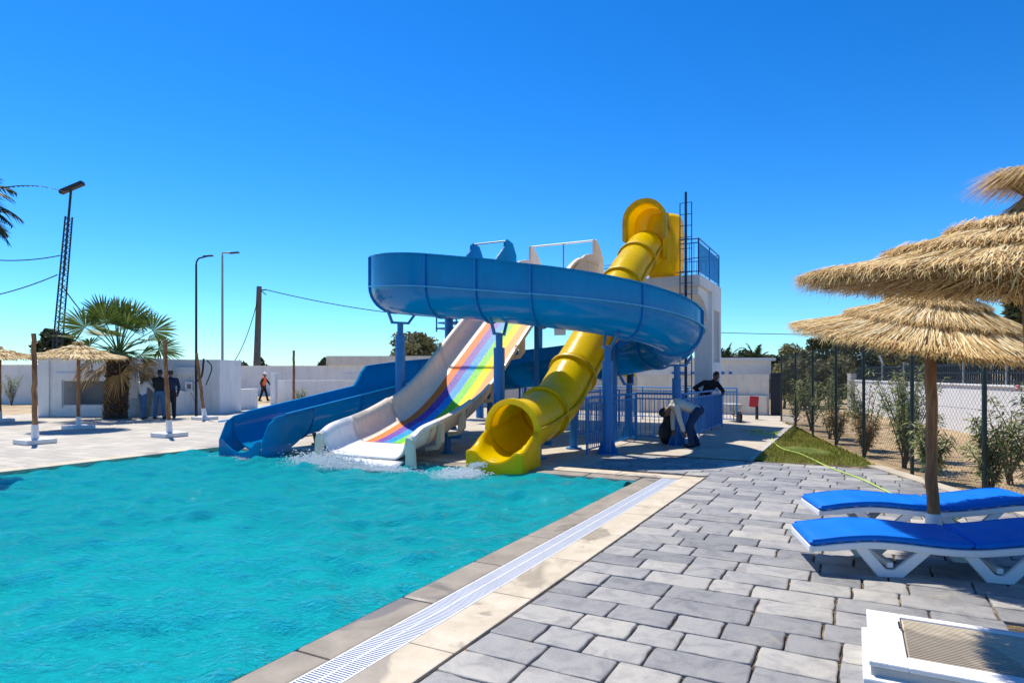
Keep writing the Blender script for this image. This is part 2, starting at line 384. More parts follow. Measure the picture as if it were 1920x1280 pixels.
M['palm'] = leafmat('palm_green', S(40, 56, 22), S(84, 104, 42), S(132, 146, 72), .25)
M['palm_dry'] = leafmat('palm_dry', S(112, 80, 44), S(170, 128, 74), S(206, 172, 112), .25, .7)
M['palm_dark'] = leafmat('palm_dark', S(24, 34, 20), S(40, 54, 30), S(66, 78, 44), .2)
M['leaf'] = leafmat('oleander_leaf', S(92, 106, 62), S(142, 150, 96), S(190, 188, 136), .3)
M['leaf_dark'] = leafmat('tree_leaf', S(38, 46, 28), S(66, 76, 44), S(110, 114, 70), .2)
M['leaf_olive'] = leafmat('olive_leaf', S(80, 80, 50), S(118, 114, 74), S(158, 150, 104), .2)
M['dry_twig'] = leafmat('dry_leaf', S(96, 74, 50), S(150, 122, 84), S(190, 164, 120), .2)
M['grass'] = leafmat('grass_blade', S(98, 106, 36), S(146, 144, 58), S(196, 180, 102), .3)
M['flower'] = plain('pink_petal', S(232, 120, 150), .6, .1, 8)
M['skin'] = plain('skin', S(120, 82, 62), .55, .06, 8)
M['hair'] = plain('dark_hair', (.008, .007, .006, 1), .5, .2, 20)
M['c_white'] = plain('white_cloth', (.66, .66, .68, 1), .85, .06, 14, .3, 60)
M['c_jeans'] = plain('jeans', (.055, .14, .27, 1), .85, .2, 18, .3, 80)
M['c_dark'] = plain('dark_cloth', (.012, .013, .018, 1), .9, .2, 14, .3, 60)
M['c_navy'] = plain('navy_cloth', (.012, .02, .06, 1), .9, .2, 14, .3, 60)
M['c_orange'] = plain('orange_vest', (.95, .16, .02, 1), .6, .08, 14)
M['c_beige'] = plain('beige_cloth', (.62, .57, .50, 1), .85, .06, 14, .3, 60)
M['c_jeans2'] = plain('dark_jeans', (.012, .04, .10, 1), .85, .2, 18, .3, 80)
M['shoe'] = plain('shoe', (.02, .02, .025, 1), .5, .2, 14)
def cushion_mat():
    m, nt, b = new_mat('blue_cushion'); vec = geo_pos(nt); n = noise(nt, 3, 4, .6, vec)
    r = ramp(nt, n.outputs[0], [(.3, (.0, .14, .60, 1)), (.7, (.0, .17, .70, 1))]); nt.links.new(r.outputs[0], b.inputs['Base Color'])
    b.inputs['Roughness'].default_value = .55; b.inputs['Specular IOR Level'].default_value = .2
    n2 = noise(nt, 5, 3, .5, vec); n3 = noise(nt, 220, 2, .5, vec)
    a = nt.nodes.new('ShaderNodeMath'); a.operation = 'MULTIPLY_ADD'; a.inputs[1].default_value = .06; nt.links.new(n3.outputs[0], a.inputs[0]); nt.links.new(n2.outputs[0], a.inputs[2])
    bump(nt, b, a.outputs[0], .35, .02); return m
M['cushion'] = cushion_mat()
def mosaic(name, c1, c2, sc=48):
    m, nt, b = new_mat(name); vec = geo_pos(nt)
    vo = nt.nodes.new('ShaderNodeTexVoronoi'); vo.inputs['Scale'].default_value = sc; nt.links.new(vec, vo.inputs['Vector'])
    sp = nt.nodes.new('ShaderNodeSeparateColor'); nt.links.new(vo.outputs['Color'], sp.inputs[0])
    r = ramp(nt, sp.outputs[0], [(.15, c1), (.85, c2)]); nt.links.new(r.outputs[0], b.inputs['Base Color']); b.inputs['Roughness'].default_value = .5; b.inputs['Specular IOR Level'].default_value = .12; return m
LANES = [plain('lane_orange', (.92, .20, .04, 1), .55, .04, spec=.12), mosaic('lane_purple', (.09, .03, .26, 1), (.22, .11, .44, 1)),
         mosaic('lane_cyan', (.0, .18, .60, 1), (.03, .36, .78, 1)), mosaic('lane_green', (.07, .42, .02, 1), (.25, .68, .06, 1)),
         plain('lane_yellow', (.92, .72, .0, 1), .55, .04, spec=.12), plain('lane_peach', (.93, .36, .12, 1), .55, .04, spec=.12)]

# ------------------------------------------------------------------ ground
POOL_V0, POOL_U0 = -9.3, -15.0
BIG = 900
def sheet(name, polys, z, m, label=None, kind='structure'):
    mb = MB()
    for p in polys: mb.add([(q[0], q[1], z) for q in p], [tuple(range(len(p)))])
    o = mb.build(name, m, fix=False); me = o.data
    for pl in me.polygons: pl.use_smooth = False
    bm = bmesh.new(); bm.from_mesh(me)
    for f in bm.faces:
        if f.normal.z < 0: f.normal_flip()
    bm.to_mesh(me); bm.free()
    return tag(o, kind=kind)
def wq(v0, v1, u0, u1): return [W(v0, u0), W(v1, u0), W(v1, u1), W(v0, u1)]
g0, g1, gu0, gu1 = POOL_V0-.02, .32, POOL_U0-.02, .02
sheet('ground', [wq(-BIG, g0, -BIG, BIG), wq(g1, BIG, -BIG, BIG), wq(g0, g1, gu1, BIG), wq(g0, g1, -BIG, gu0)], -.035, M['sand'])

# pool basin
mb = MB(); d = -1.35
c = [W(POOL_V0, POOL_U0), W(0, POOL_U0), W(0, 0), W(POOL_V0, 0)]
top = [(p.x, p.y, -.01) for p in c]; bot = [(p.x, p.y, d) for p in c]
mb.add(top+bot, [(4, 5, 6, 7), (0, 1, 5, 4), (1, 2, 6, 5), (2, 3, 7, 6), (3, 0, 4, 7)])
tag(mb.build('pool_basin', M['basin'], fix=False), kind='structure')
# water surface with real waves
nv, nu = 210, 330
vv = np.linspace(POOL_V0+.003, -.003, nv); uu = np.linspace(POOL_U0+.003, -.003, nu)
A, B = np.meshgrid(vv, uu, indexing='ij'); H = np.zeros_like(A)
for i in range(60):
    lam = 0.20*(7.0**random.random()); th = random.gauss(R(70), R(50)); k = 2*PI/lam
    amp = .0105*lam**.9*random.uniform(.4, 1)*1.05
    ph = random.uniform(0, 2*PI)
    wob = .5*np.sin(A*random.uniform(.5, 1.4)+ph*2)+.5*np.sin(B*random.uniform(.5, 1.4)+ph*3)
    H += amp*np.sin(k*(A*math.cos(th)+B*math.sin(th))+ph+1.6*wob)
for (sv, su, a) in ((-7.6, -1.1, .030), (-4.9, -.7, .045), (-2.4, -.6, .035)):
    d2 = np.sqrt((A-sv)**2+(B-su)**2); H += a*np.exp(-d2*1.0)*np.sin(d2*9+1.1*np.sin(A*5)+np.cos(B*6))
Zw = -.045 + H
mb = MB()
mb.v = np.stack([OX+UY*A+UX*B, OY-UX*A+UY*B, Zw], -1).reshape(-1, 3).tolist()
idx = np.arange(nv*nu).reshape(nv, nu)
mb.f = np.stack([idx[:-1, :-1], idx[1:, :-1], idx[1:, 1:], idx[:-1, 1:]], -1).reshape(-1, 4).tolist(); mb.m = [0]*len(mb.f)
wo = mb.build('pool_water', M['water'], fix=False, smooth=180); tag(wo, kind='structure')

# coping along the right and the far side, each stone a piece
cop = thing('pool_coping', W(.5, -3, 0), None, None); tag(cop, kind='structure')
def stone(v0, v1, u0, u1, z0, z1, m, name='coping_stone', bev=.008):
    mbs = MB(); mbs.vubox(v0, v1, u0, u1, z0, z1); o = mbs.build(name, m, cop); bevel_obj(o, bev, 2); return o
for k in range(11):
    u1 = .66 - k*1.0
    stone(.545, .865, u1-.994, u1, -.10, .008+random.uniform(-.002, .002), M['coping'])
for k in range(11):
    u1 = .30 - k*1.0
    stone(-.012, .295, u1-.998, u1, -.12, -.006, M['lip'], 'lip_stone', .03)
for k in range(10):
    v1 = .54 - k*1.0
    stone(v1-.994, v1, .33, .68, -.10, .006+random.uniform(-.002, .002), M['coping'])
    if v1-.994 < -.05: stone(max(v1-.994-.4, -9.3), min(v1-.4, -.02), -.012, .322, -.12, -.004, M['lip'], 'lip_stone', .03)
# left side
for k in range(14):
    u1 = .66 - k*1.0
    stone(-9.66, -9.285, u1-.994, u1, -.12, .012, M['coping'])
# gutter under the grating, then grating segments
mb = MB(); mb.vubox(.297, .543, -10.5, .32, -.16, -.10); mb.build('gutter_channel', M['black'], cop)  # black colour stands in for the shade seen between the slats
gm = MB()
nsl = 24; seg = .5
for k in range(nsl):
    y = -seg/2 + seg*(k+.5)/nsl
    gm.box((0, y, 0), (.112, .0050, .010))
for x in (-.115, -.0045, .1135): gm.box((x, 0, -.002), (.006, seg/2-.003, .011))
gme = gm.mesh('grating', M['white_plastic'])
for k in range(21):
    o = link('grating', gme, cop); o.location = W(.42, .30-.5*(k+.5), -.006) - ORG[cop]; o.rotation_euler = (0, 0, -math.atan2(UX, UY)+R(random.uniform(-.15, .15))); tag(o, kind='stuff')

# paving on the right: sub-base and single stones
def pave_right_X(Y): return 5.0 + .11*Y
def in_pave(p): return p.x < pave_right_X(p.y)
pv = [W(.868, -14), W(8.5, -14), W(8.5, -6)]
sheet('paving_bed', [[W(.87, -14), W(9, -14), W(9, -10), (pave_right_X(2.5), 2.5), (pave_right_X(11.05), 11.05), W(1.17, 3.12), W(.87, 3.12)],
                     [W(-1.2, .69), W(.869, .69), W(.869, 3.12), W(-1.2, 3.12)]], -.012, M['joint'])
pavement = thing('pavement', W(2.5, -3, 0), None, None); tag(pavement, kind='structure')
def paver_mesh(L, H, seed):
    rnd = random.Random(seed); bm = bmesh.new()
    g = .0078; nx = max(3, int(L/.1)); ny = 3
    hx, hy = L/2-g, H/2-g
    def outline(inset, z, jit):
        pts = []
        def side(x0, y0, x1, y1, n):
            for i in range(n):
                t = i/n; pts.append([x0+(x1-x0)*t, y0+(y1-y0)*t])
        r = .010
        side(-hx+r, -hy, hx-r, -hy, nx); side(hx-r, -hy, hx, -hy+r, 1); side(hx, -hy+r, hx, hy-r, ny); side(hx, hy-r, hx-r, hy, 1)
        side(hx-r, hy, -hx+r, hy, nx); side(-hx+r, hy, -hx, hy-r, 1); side(-hx, hy-r, -hx, -hy+r, ny); side(-hx, -hy+r, -hx+r, -hy, 1)
        return pts
    o0 = outline(0, 0, 0)
    jit = [(rnd.gauss(0, .0028), rnd.gauss(0, .0028)) for _ in o0]
    rings = []
    for (ins, z) in ((0, -.03), (0, -.003), (.004, .0022), (.014, .0045)):
        rg = []
        for (x, y), (jx, jy) in zip(o0, jit):
            sx = 1-ins/hx; sy = 1-ins/hy
            rg.append(bm.verts.new(((x+jx)*sx, (y+jy)*sy, z+(rnd.gauss(0, .0012) if z > 0 else 0))))
        rings.append(rg)
    n = len(o0)
    for a, b2 in zip(rings[:-1], rings[1:]):
        for i in range(n): bm.faces.new((a[i], a[(i+1) % n], b2[(i+1) % n], b2[i]))
    bm.faces.new(rings[-1])
    me = bpy.data.meshes.new('paver'); bm.to_mesh(me); bm.free(); me.materials.append(M['paver'])
    me.polygons.foreach_set('use_smooth', [True]*len(me.polygons)); me.set_sharp_from_angle(angle=R(50)); return me
PH = .285
LENS = [.30, .36, .42, .48, .55, .62]
PM = {(L, s): paver_mesh(L, PH, int(L*100)*7+s) for L in LENS for s in range(3)}
spots = []
rows = int(16/PH)
for r_ in range(-rows, 11):
    u = (r_+.5)*PH
    vs0 = .885 if u < .55 else (-1.2 if u > .72+PH/2-.1 else .885)
    v = vs0 + random.choice((0, 0, 0))
    first = True
    while v < 8.5:
        L = random.choice(LENS)
        if first: L = random.choice((.30, .42, .55)); first = False
        cpt = W(v+L/2, u)
        e = [W(v+a*L, u+b*PH/2) for a in (0, 1) for b in (-1, 1)]
        sc_ = 1.0
        if not all(in_pave(q) for q in e):
            while sc_ > .2 and not all(in_pave(W(v+a*L*sc_, u+b*PH/2)) for a in (0, 1) for b in (-1, 1)): sc_ -= .05
        if sc_ > .22 and u+PH/2 < 3.13 and cpt.y > .9:
            D = cpt.y; vis = D > 1.8 and abs(cpt.x/D) < .86
            spots.append((D if vis else 100+D, v+L*sc_/2, u, L, sc_))
        v += L
spots.sort()
rz = -math.atan2(UX, UY)
rest = MB(); rest_t = []
for i, (D, v, u, L, sc_) in enumerate(spots):
    me = PM[(L, random.randrange(3))]
    z = .004+random.uniform(-.003, .003); rot = Euler((random.gauss(0, .006), random.gauss(0, .004), rz+random.gauss(0, .006)+random.choice((0, PI))))
    if i < 300:
        o = link('paver', me, pavement); o.location = W(v, u, z)-ORG[pavement]; o.rotation_euler = rot; o.scale = (sc_, 1, 1)
    elif D < 100:
        mt = rot.to_matrix() @ Matrix.Diagonal((sc_, 1, 1)); b0 = len(rest.v); pos = W(v, u, z)
        rest.v.extend([tuple(mt @ q.co + pos) for q in me.vertices]); tt = random.random()
        for pl in me.polygons: rest.f.append(tuple(b0+k for k in pl.vertices)); rest.m.append(0); rest_t.append(tt)
rest.c = rest_t
ro = rest.build('distant_pavers', M['paver'], pavement, smooth=40, fix=False); tag(ro, kind='stuff')

mb = MB(); mb.bar((pave_right_X(2.4)+.06, 2.4, -.02), (pave_right_X(11.1)+.06, 11.1, -.02), .24, .07); tag(mb.build('paving_edge', M['concrete']), kind='structure')
# slab under the slides, deck on the left, turf, bed behind the fence
mb = MB()
mb.vubox(-9.3, -1.2, .684, 3.1, -.1, .004); mb.vubox(-12, 1.17, 3.1, 16, -.1, .0045)
tag(mb.build('slide_slab', M['concrete']), kind='structure')
mb = MB(); mb.vubox(1.17, 1.25, 3.1, 12.2, -.1, .02); tag(mb.build('slab_kerb', M['grey_wall']), kind='structure')
sheet('left_deck', [wq(-26, -9.66, -12, 13.5), wq(-26, -9.3, 13.5, 14)], -.006, M['deck'])
turf_poly = [W(1.25, 3.13), (6.28, 11.02), (6.72, 12.3), (8.95, 21.4), W(1.25, 12.3)]
sheet('turf', [turf_poly], -.008, M['soil_green'])
sheet('planting_bed', [[(5.25, 2.4), (40, 2.4), (40, 30), (8.95, 21.4), (6.72, 12.3), (6.28, 11.02)]], -.022, M['bed'])
sheet('back_path', [[W(-1.2, 16), W(1.25, 12.3), (9.0, 21.4), (11, 25), (6, 28)]], -.014, M['concrete'])
# grass blades
def inside(p, poly):
    c_ = False; n = len(poly)
    for i in range(n):
        x1, y1 = poly[i][0], poly[i][1]; x2, y2 = poly[(i+1) % n][0], poly[(i+1) % n][1]
        if (y1 > p[1]) != (y2 > p[1]) and p[0] < (x2-x1)*(p[1]-y1)/(y2-y1)+x1: c_ = not c_
    return c_
mb = MB(); tn = []
for i in range(42000):
    x = random.uniform(4.3, 9.2); y = random.uniform(10.9, 21.6)
    if not inside((x, y), turf_poly): continue
    dn = mnoise.noise((x*.9, y*.9, 3)); 
    if dn < -.28 and random.random() < .75: continue
    if (x-6.15)**2/.16+(y-13.4)**2/.5 < 1: continue
    h = random.uniform(.02, .055)*(1.2+dn); a = random.uniform(0, 2*PI); l = random.uniform(0, .03)
    w = random.uniform(.006, .011)
    mb.add([(x-w*math.cos(a), y-w*math.sin(a), -.01), (x+w*math.cos(a), y+w*math.sin(a), -.01), (x+l*math.sin(a), y-l*math.cos(a), h)], [(0, 1, 2)])
    tn.append(min(1, max(0, .45+dn*.6+random.gauss(0, .2))))
mb.c = tn
tag(mb.build('grass', M['grass'], fix=False), kind='stuff')
# little stones and dry litter on the bed
mb = MB(); tn = []
for i in range(1100):
    Y = random.uniform(5, 24); X = 5.3+.16*Y + abs(random.gauss(0, 1.6)) + .15
    if inside((X, Y), turf_poly): continue
    s_ = random.uniform(.006, .024)
    mb.ell((X, Y, -.02), (s_, s_*random.uniform(.6, 1), s_*.6), 5, 3); tn += [random.random()]*15
mb.c = tn
tag(mb.build('pebbles', M['dry_twig'], fix=False), kind='stuff')

# ------------------------------------------------------------------ slide tower (platform on columns)
TV, TU, PZ = -.885, 8.76, 4.36
tower = thing('slide_tower', W(TV-4, 10.5, 0), 'white concrete slide tower with an overhanging platform and thick end column', 'tower')
mb = MB(); mb.vubox(TV-8.6, TV, TU, 12.0, PZ-.30, PZ); bevel_obj(mb.build('platform', M['white_wall'], tower), .015)
mb = MB(); mb.vubox(TV-8.58, TV-.55, 10.5, 11.9, PZ-.62, PZ-.302); mb.build('platform_beam', M['white_wall'], tower)
# end column: a deep frame with two recessed panels in its outer side
col = MB(); col.vubox(TV-.52, TV-.10, 10.45, 11.95, -.05, PZ-.303); co = col.build('column', M['white_wall'], tower)
fr = MB()
for (a, b) in ((10.45, 10.72), (11.68, 11.95)): fr.vubox(TV-.1, TV+.002, a, b, -.05, PZ-.304)
for (a, b) in ((0, .5), (1.55, 1.95), (3.55, PZ-.305)): fr.vubox(TV-.1, TV+.001, 10.72, 11.68, a, b)
fr.build('column_frame', M['white_wall'], co)
for (a, b) in ((.5, 1.55), (1.95, 3.55)):
    p_ = MB(); p_.vubox(TV-.1, TV-.07, 10.721, 11.679, a, b); p_.build('recessed_panel', M['grey_wall'], co)
# curved bracket that carries the overhang
for v0 in (TV-.52, TV-5.2):
    br = MB(); ra = []; rb = []
    n = 10
    prof = [(10.449, PZ-.304), (TU+.2, PZ-.304), (TU+.2, PZ-.52)] + [(TU+.2+(10.449-TU-.2)*math.sin(PI/2*i/n), PZ-.52-.95*(1-math.cos(PI/2*i/n))) for i in range(1, n+1)]
    ring0 = [W(v0, a, b) for a, b in prof]; ring1 = [W(v0+.42, a, b) for a, b in prof]
    br.loft([ring0, ring1]); br.build('bracket', M['white_wall'], tower)
for (v0, m_, r_) in ((TV-2.55, 'dark_steel', .09), (-6.66, 'blue_steel', .14), (-9.0, 'blue_steel', .14)):
    p_ = MB(); p_.tube([W(v0, 10.4, 0), W(v0, 10.4, PZ-.6)], r_, 12); p_.build('steel_post', M[m_], tower, smooth=40)
# railing of the platform
def railing(parent, a, b, z0, h, m, spacing=.11, barr=.009, post_every=1.4, rail=.022, mid=.12, low=.1, posts=True, bar_name='bar'):
    a = Vector(a); b = Vector(b); L = (b-a).length; t = (b-a)/L
    for zz, rr in ((z0+h, rail), (z0+h-mid, rail*.7), (z0+low, rail*.7)):
        q = MB(); q.tube([a+Z3*(zz-a.z), b+Z3*(zz-b.z)], rr, 8); q.build('rail', m, parent, smooth=60)
    n = max(1, round(L/post_every))
    if posts:
        for i in range(n+1):
            p = a+t*(L*i/n); q = MB(); q.tube([(p.x, p.y, z0-.02), (p.x, p.y, z0+h)], rail, 8); q.build('post', m, parent, smooth=60)
    nb = int(L/spacing); q = MB(); q.tube([(0, 0, z0+low), (0, 0, z0+h-mid)], barr, 6); me = q.mesh('bar', m, smooth=60)
    for i in range(1, nb):
        p = a+t*(L*i/nb); o = link(bar_name, me, parent); o.location = Vector((p.x, p.y, 0))-ORG[parent]
rl = thing('platform_railing', W(TV-.3, 10, PZ), 'blue railing around the right end of the slide platform', 'railing')
railing(rl, W(TV-.06, TU+.08, PZ), W(TV-.06, 11.9, PZ), PZ, 1.02, M['blue_rail'], .10)
railing(rl, W(TV-.95, TU+.08, PZ), W(TV-.06, TU+.08, PZ), PZ, 1.02, M['blue_rail'], .12)
railing(rl, W(TV-8.5, 11.85, PZ), W(TV-.06, 11.9, PZ), PZ, 1.02, M['blue_rail'], .14)
# ladder mast
lm = thing('ladder_mast', W(-1.22, 8.5, 0), 'tall dark blue ladder mast rising beside the yellow tube entrance', 'ladder')
q = MB(); q.tube([W(-1.22, 8.5, 0), W(-1.22, 8.5, 6.62)], [.042, .034], 10); q.build('mast', M['navy_steel'], lm, smooth=60)
for dv in (-.16, .16):
    q = MB(); q.tube([W(-1.22+dv, 8.5, 0), W(-1.22+dv, 8.5, 6.33)], .014, 8); q.build('side_rail', M['navy_steel'], lm, smooth=60)
for i in range(20):
    z = .3+i*.317; q = MB(); q.bar(W(-1.38, 8.5, z), W(-1.06, 8.5, z), .016); q.build('rung', M['navy_steel'], lm)
# small blue stair landing beyond the left end
sl = thing('stair_landing', W(-10.05, 10, 0), 'small blue metal stair landing seen under the left bend of the blue slide', 'stairs')
q = MB(); q.tube([W(-10.05, 10, 0), W(-10.05, 10, 3.2)], .05, 8); q.build('post', M['blue_steel'], sl, smooth=60)
for i in range(4):
    q = MB(); q.vubox(-10.45+.1*i, -9.5, 9.7, 10.5, 3.2+.2*i, 3.25+.2*i); q.build('tread', M['blue_steel'], sl)
for v_ in (-10.4, -9.55):
    q = MB(); q.bar(W(v_, 9.7, 3.1), W(v_, 9.7, 3.95), .05); q.build('upright', M['blue_steel'], sl)

# ------------------------------------------------------------------ swept slides
def frames(pts):
    out = []
    for i, p in enumerate(pts):
        t = pts[min(i+1, len(pts)-1)]-pts[max(i-1, 0)]; t = Vector((t.x, t.y, 0)).normalized()
        out.append((p, t, t.cross(Z3)))
    return out
def lerp_tab(tab, s):
    for (a, x), (b, y) in zip(tab[:-1], tab[1:]):
        if s <= b:
            k = 0 if b == a else max(0, (s-a)/(b-a)); return x+(y-x)*k
    return tab[-1][1]
def smooth_tab(tab, s, w=.5): return sum(lerp_tab(tab, s+w*(k/4)) for k in range(-4, 5))/9
bs = thing('blue_water_slide', W(-7.6, 0, 0), 'long open blue water slide looping over the rainbow slide on blue posts', 'water slide')
FR, TH = .56, .03
path = []; sacc = 0
def seg_line(a, b, n):
    return [(a[0]+(b[0]-a[0])*i/n, a[1]+(b[1]-a[1])*i/n) for i in range(n)]
def seg_arc(c_, r, a0, a1, n):
    return [(c_[0]+r*math.cos(R(a0+(a1-a0)*i/n)), c_[1]+r*math.sin(R(a0+(a1-a0)*i/n))) for i in range(n)]
raw = seg_line((-7.4, 8.62), (-7.4, 4.3), 20)+seg_arc((-5.2, 4.3), 2.2, 180, 270, 22)+seg_line((-5.2, 2.1), (-2.75, 2.1), 12) \
    + seg_arc((-2.75, 4.3), 2.2, -90, 90, 44)+seg_line((-2.75, 6.5), (-4.6, 6.5), 10)+seg_arc((-4.6, 3.5), 3.0, 90, 180, 30)+seg_line((-7.6, 3.5), (-7.6, -.95), 30)+[(-7.6, -.95)]
ss = [0]
for a, b in zip(raw[:-1], raw[1:]): ss.append(ss[-1]+math.hypot(b[0]-a[0], b[1]-a[1]))
ZT = [(0, 4.42), (4.3, 3.42), (6.4, 3.02), (7.76, 2.88), (10.2, 2.58), (12.2, 2.30), (13.6, 2.06), (17.1, 1.52), (19.0, 1.30), (23.7, .70), (28.13, .07)]
HO = [(0, .85), (2.6, .9), (4.6, 1.22), (7, 1.26), (9.6, 1.17), (12.4, .96), (14.5, .88), (17, 1.0), (22.8, 1.10), (23.9, 1.10), (24.25, .66), (28.13, .64)]
HI = [(0, .85), (2.6, .8), (4, .62), (17, .60), (22, .62), (28.13, .64)]
pts3 = [W(a, b, smooth_tab(ZT, s)) for (a, b), s in zip(raw, ss)]
FRM = frames(pts3)
def flume_ring(i, off=0.0, th=TH, ho=None, hi=None):
    p, t, n = FRM[i]; s = ss[i]
    ho = lerp_tab(HO, s) if ho is None else ho; hi = lerp_tab(HI, s) if hi is None else hi
    if s > 27.75:
        k = (s-27.75)/.38; dd = .42*(1-math.sqrt(max(0, 1-k*k))); ho -= dd; hi -= dd
    N = 16
    def prof(r, lip):
        q = [(-r, hi)]
        if hi > FR: q.append((-r, FR))
        for j in range(1, N): a = PI+PI*j/N; q.append((r*math.cos(a), FR+r*math.sin(a)))
        if ho > FR: q.append((r, FR))
        q.append((r, ho)); return q
    inn = prof(FR+off, 0); out = prof(FR+off+th, 0)
    return [p+n*a+Z3*b for a, b in inn]+[p+n*a+Z3*b for a, b in reversed(out)]
joints = [0, 2.1, 4.3, 6.0, 7.9, 9.15, 10.4, 12.15, 13.9, 15.6, 17.3, 19.0, 20.6, 22.3, 23.95, 25.4, 26.8, 28.13]
def idx_of(s): return min(range(len(ss)), key=lambda i: abs(ss[i]-s))
ji = [idx_of(s) for s in joints]
for a, b in zip(ji[:-1], ji[1:]):
    m_ = MB(); rings = [flume_ring(i) for i in range(a, b+1)]
    n0 = min(len(r) for r in rings); m_.loft([r for r in rings if len(r) == len(rings[0])])
    o = m_.build('flume_section', M['blue_fg'], bs, smooth=35)
    # bolted ledge along the outer side, at mid height
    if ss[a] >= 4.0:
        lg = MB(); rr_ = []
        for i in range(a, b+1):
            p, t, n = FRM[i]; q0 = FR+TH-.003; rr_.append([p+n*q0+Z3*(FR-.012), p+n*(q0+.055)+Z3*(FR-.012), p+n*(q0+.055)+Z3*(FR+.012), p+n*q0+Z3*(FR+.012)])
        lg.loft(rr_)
        lg.build('ledge', M['blue_highlight'], o)
        lg = MB(); rr_ = []
        for i in range(a, b+1):
            p, t, n = FRM[i]; s_ = ss[i]; h_ = lerp_tab(HO, s_)
            if s_ > 27.7: break
            q0 = FR-.012; rr_.append([p+n*q0+Z3*(h_-.004), p+n*(q0+.075)+Z3*(h_-.004), p+n*(q0+.075)+Z3*(h_+.022), p+n*q0+Z3*(h_+.022)])
        if len(rr_) > 1: lg.loft(rr_); lg.build('rim', M['blue_fg'], o)
    if ss[a] >= 2:
        lg = MB(); rr_ = []
        for i in range(a, b+1):
            p, t, n = FRM[i]; s_ = ss[i]; h_ = lerp_tab(HI, s_)
            if s_ > 27.7: break
            q0 = -FR+.012; rr_.append([p+n*q0+Z3*(h_-.004), p+n*(q0-.075)+Z3*(h_-.004), p+n*(q0-.075)+Z3*(h_+.022), p+n*q0+Z3*(h_+.022)])
        if len(rr_) > 1: lg.loft(rr_); lg.build('rim', M['blue_fg'], o)
for j in ji[1:-1]:
    m_ = MB(); p, t, n = FRM[j]
    r0 = flume_ring(j, TH, .045); m_.loft([[q-t*.022 for q in r0], [q+t*.022 for q in r0]]); m_.build('joint_flange', M['blue_flange'], bs, smooth=35)
# outlet skirt
p, t, n = FRM[-1]; p0, _, _ = FRM[-6]
m_ = MB()
N = 14; zc = p.z+FR
fronttop = [(FR*math.cos(PI+PI*j/N), FR+FR*math.sin(PI+PI*j/N)) for j in range(N+1)]
fronttop = [(a, min(b, .24)) for a, b in fronttop]
ra = [p+t*.001+n*a+Z3*(b-.02) for a, b in fronttop]; rb = [Vector((q.x, q.y, -.14)) for q in ra]
for j in range(N): m_.add([ra[j], ra[j+1], rb[j+1], rb[j]], [(0, 1, 2, 3)])
for sgn in (-1, 1):
    e = FR+TH; K = 10; tops = []
    for i in range(len(FRM)-K, len(FRM)):
        pp, tt_, nn = FRM[i]; k = (i-(len(FRM)-K))/(K-1); s_ = ss[i]; h_ = .60
        if s_ > 27.75: kk = (s_-27.75)/.38; h_ = .62-.42*(1-math.sqrt(max(0, 1-kk*kk)))
        q0 = pp+nn*(sgn*(e+.012)); tops.append((q0+Z3*h_, Vector((q0.x, q0.y, (pp.z+.5)*(1-k**.55)-.14*k**.55))))
    for (q0, b0), (q1, b1) in zip(tops[:-1], tops[1:]): m_.add([q0, q1, b1, b0], [(0, 1, 2, 3)])
o = m_.build('outlet_skirt', M['blue_fg'], bs); sm = o.modifiers.new('solid', 'SOLIDIFY'); sm.thickness = .03; sm.offset = 0
# supports: posts with a narrower neck and a forked cradle
def flume_post(v, u, ztop, r=.115, arm=None, name='support_post'):
    q = MB(); b = W(v, u)
    zn = ztop-.45
    q.tube([b, b+Z3*zn], r, 16); q.tube([b+Z3*zn, b+Z3*(ztop-.16)], r*.62, 12)
    q.tube([b, b+Z3*.03], r*2.0, 16)
    for k in range(8):
        a = 2*PI*k/8; dv = Vector((math.cos(a), math.sin(a), 0)); q.add([b+dv*r*.9+Z3*.03, b+dv*r*1.9+Z3*.03, b+dv*r*.9+Z3*.32], [(0, 1, 2)])
    o = q.build(name, M['blue_steel'], bs, smooth=40)
    # nearest flume frame for the cradle
    best = min(range(len(FRM)), key=lambda i: (FRM[i][0]-Vector((b.x, b.y, ztop+.05))).length)
    p, t, n = FRM[best]
    c_ = MB(); c0 = b+Z3*(ztop-.17)
    c_.bar(c0-n*.22, c0+n*.22, .06, .05)
    for s_ in (-1, 1):
        c_.bar(c0+n*(s_*.2), p+n*(s_*.36)+Z3*.04, .05, .05)
    c_.build('cradle', M['blue_steel'], o)
    return o
flume_post(-6.3, 2.35, 2.93); flume_post(-3.55, 2.08, 2.58); flume_post(-.60, 4.9, 1.95, .1)
flume_post(-1.45, 2.75, 2.30, .11); flume_post(-2.2, 6.45, 1.50, .1); flume_post(-7.4, 6.0, 3.7, .12)
for (v, u, zt) in ((-5.2, 6.3, 1.1), (-7.2, 5.0, .72)):
    flume_post(v, u, zt, .09)
# low trestle under the outlet run
q = MB()
for (u_) in (1.2,):
    b = W(-7.6, u_); z_ = .32
    q.bar(W(-7.85, u_, .02), W(-7.35, u_, .02), .12, .05); q.bar(W(-7.75, u_, .02), W(-7.9, u_, .5), .06); q.bar(W(-7.45, u_, .02), W(-7.3, u_, .5), .06); q.bar(W(-7.6, u_, .0), W(-7.6, u_, .34), .08)
q.build('trestle', M['dark_steel'], bs)
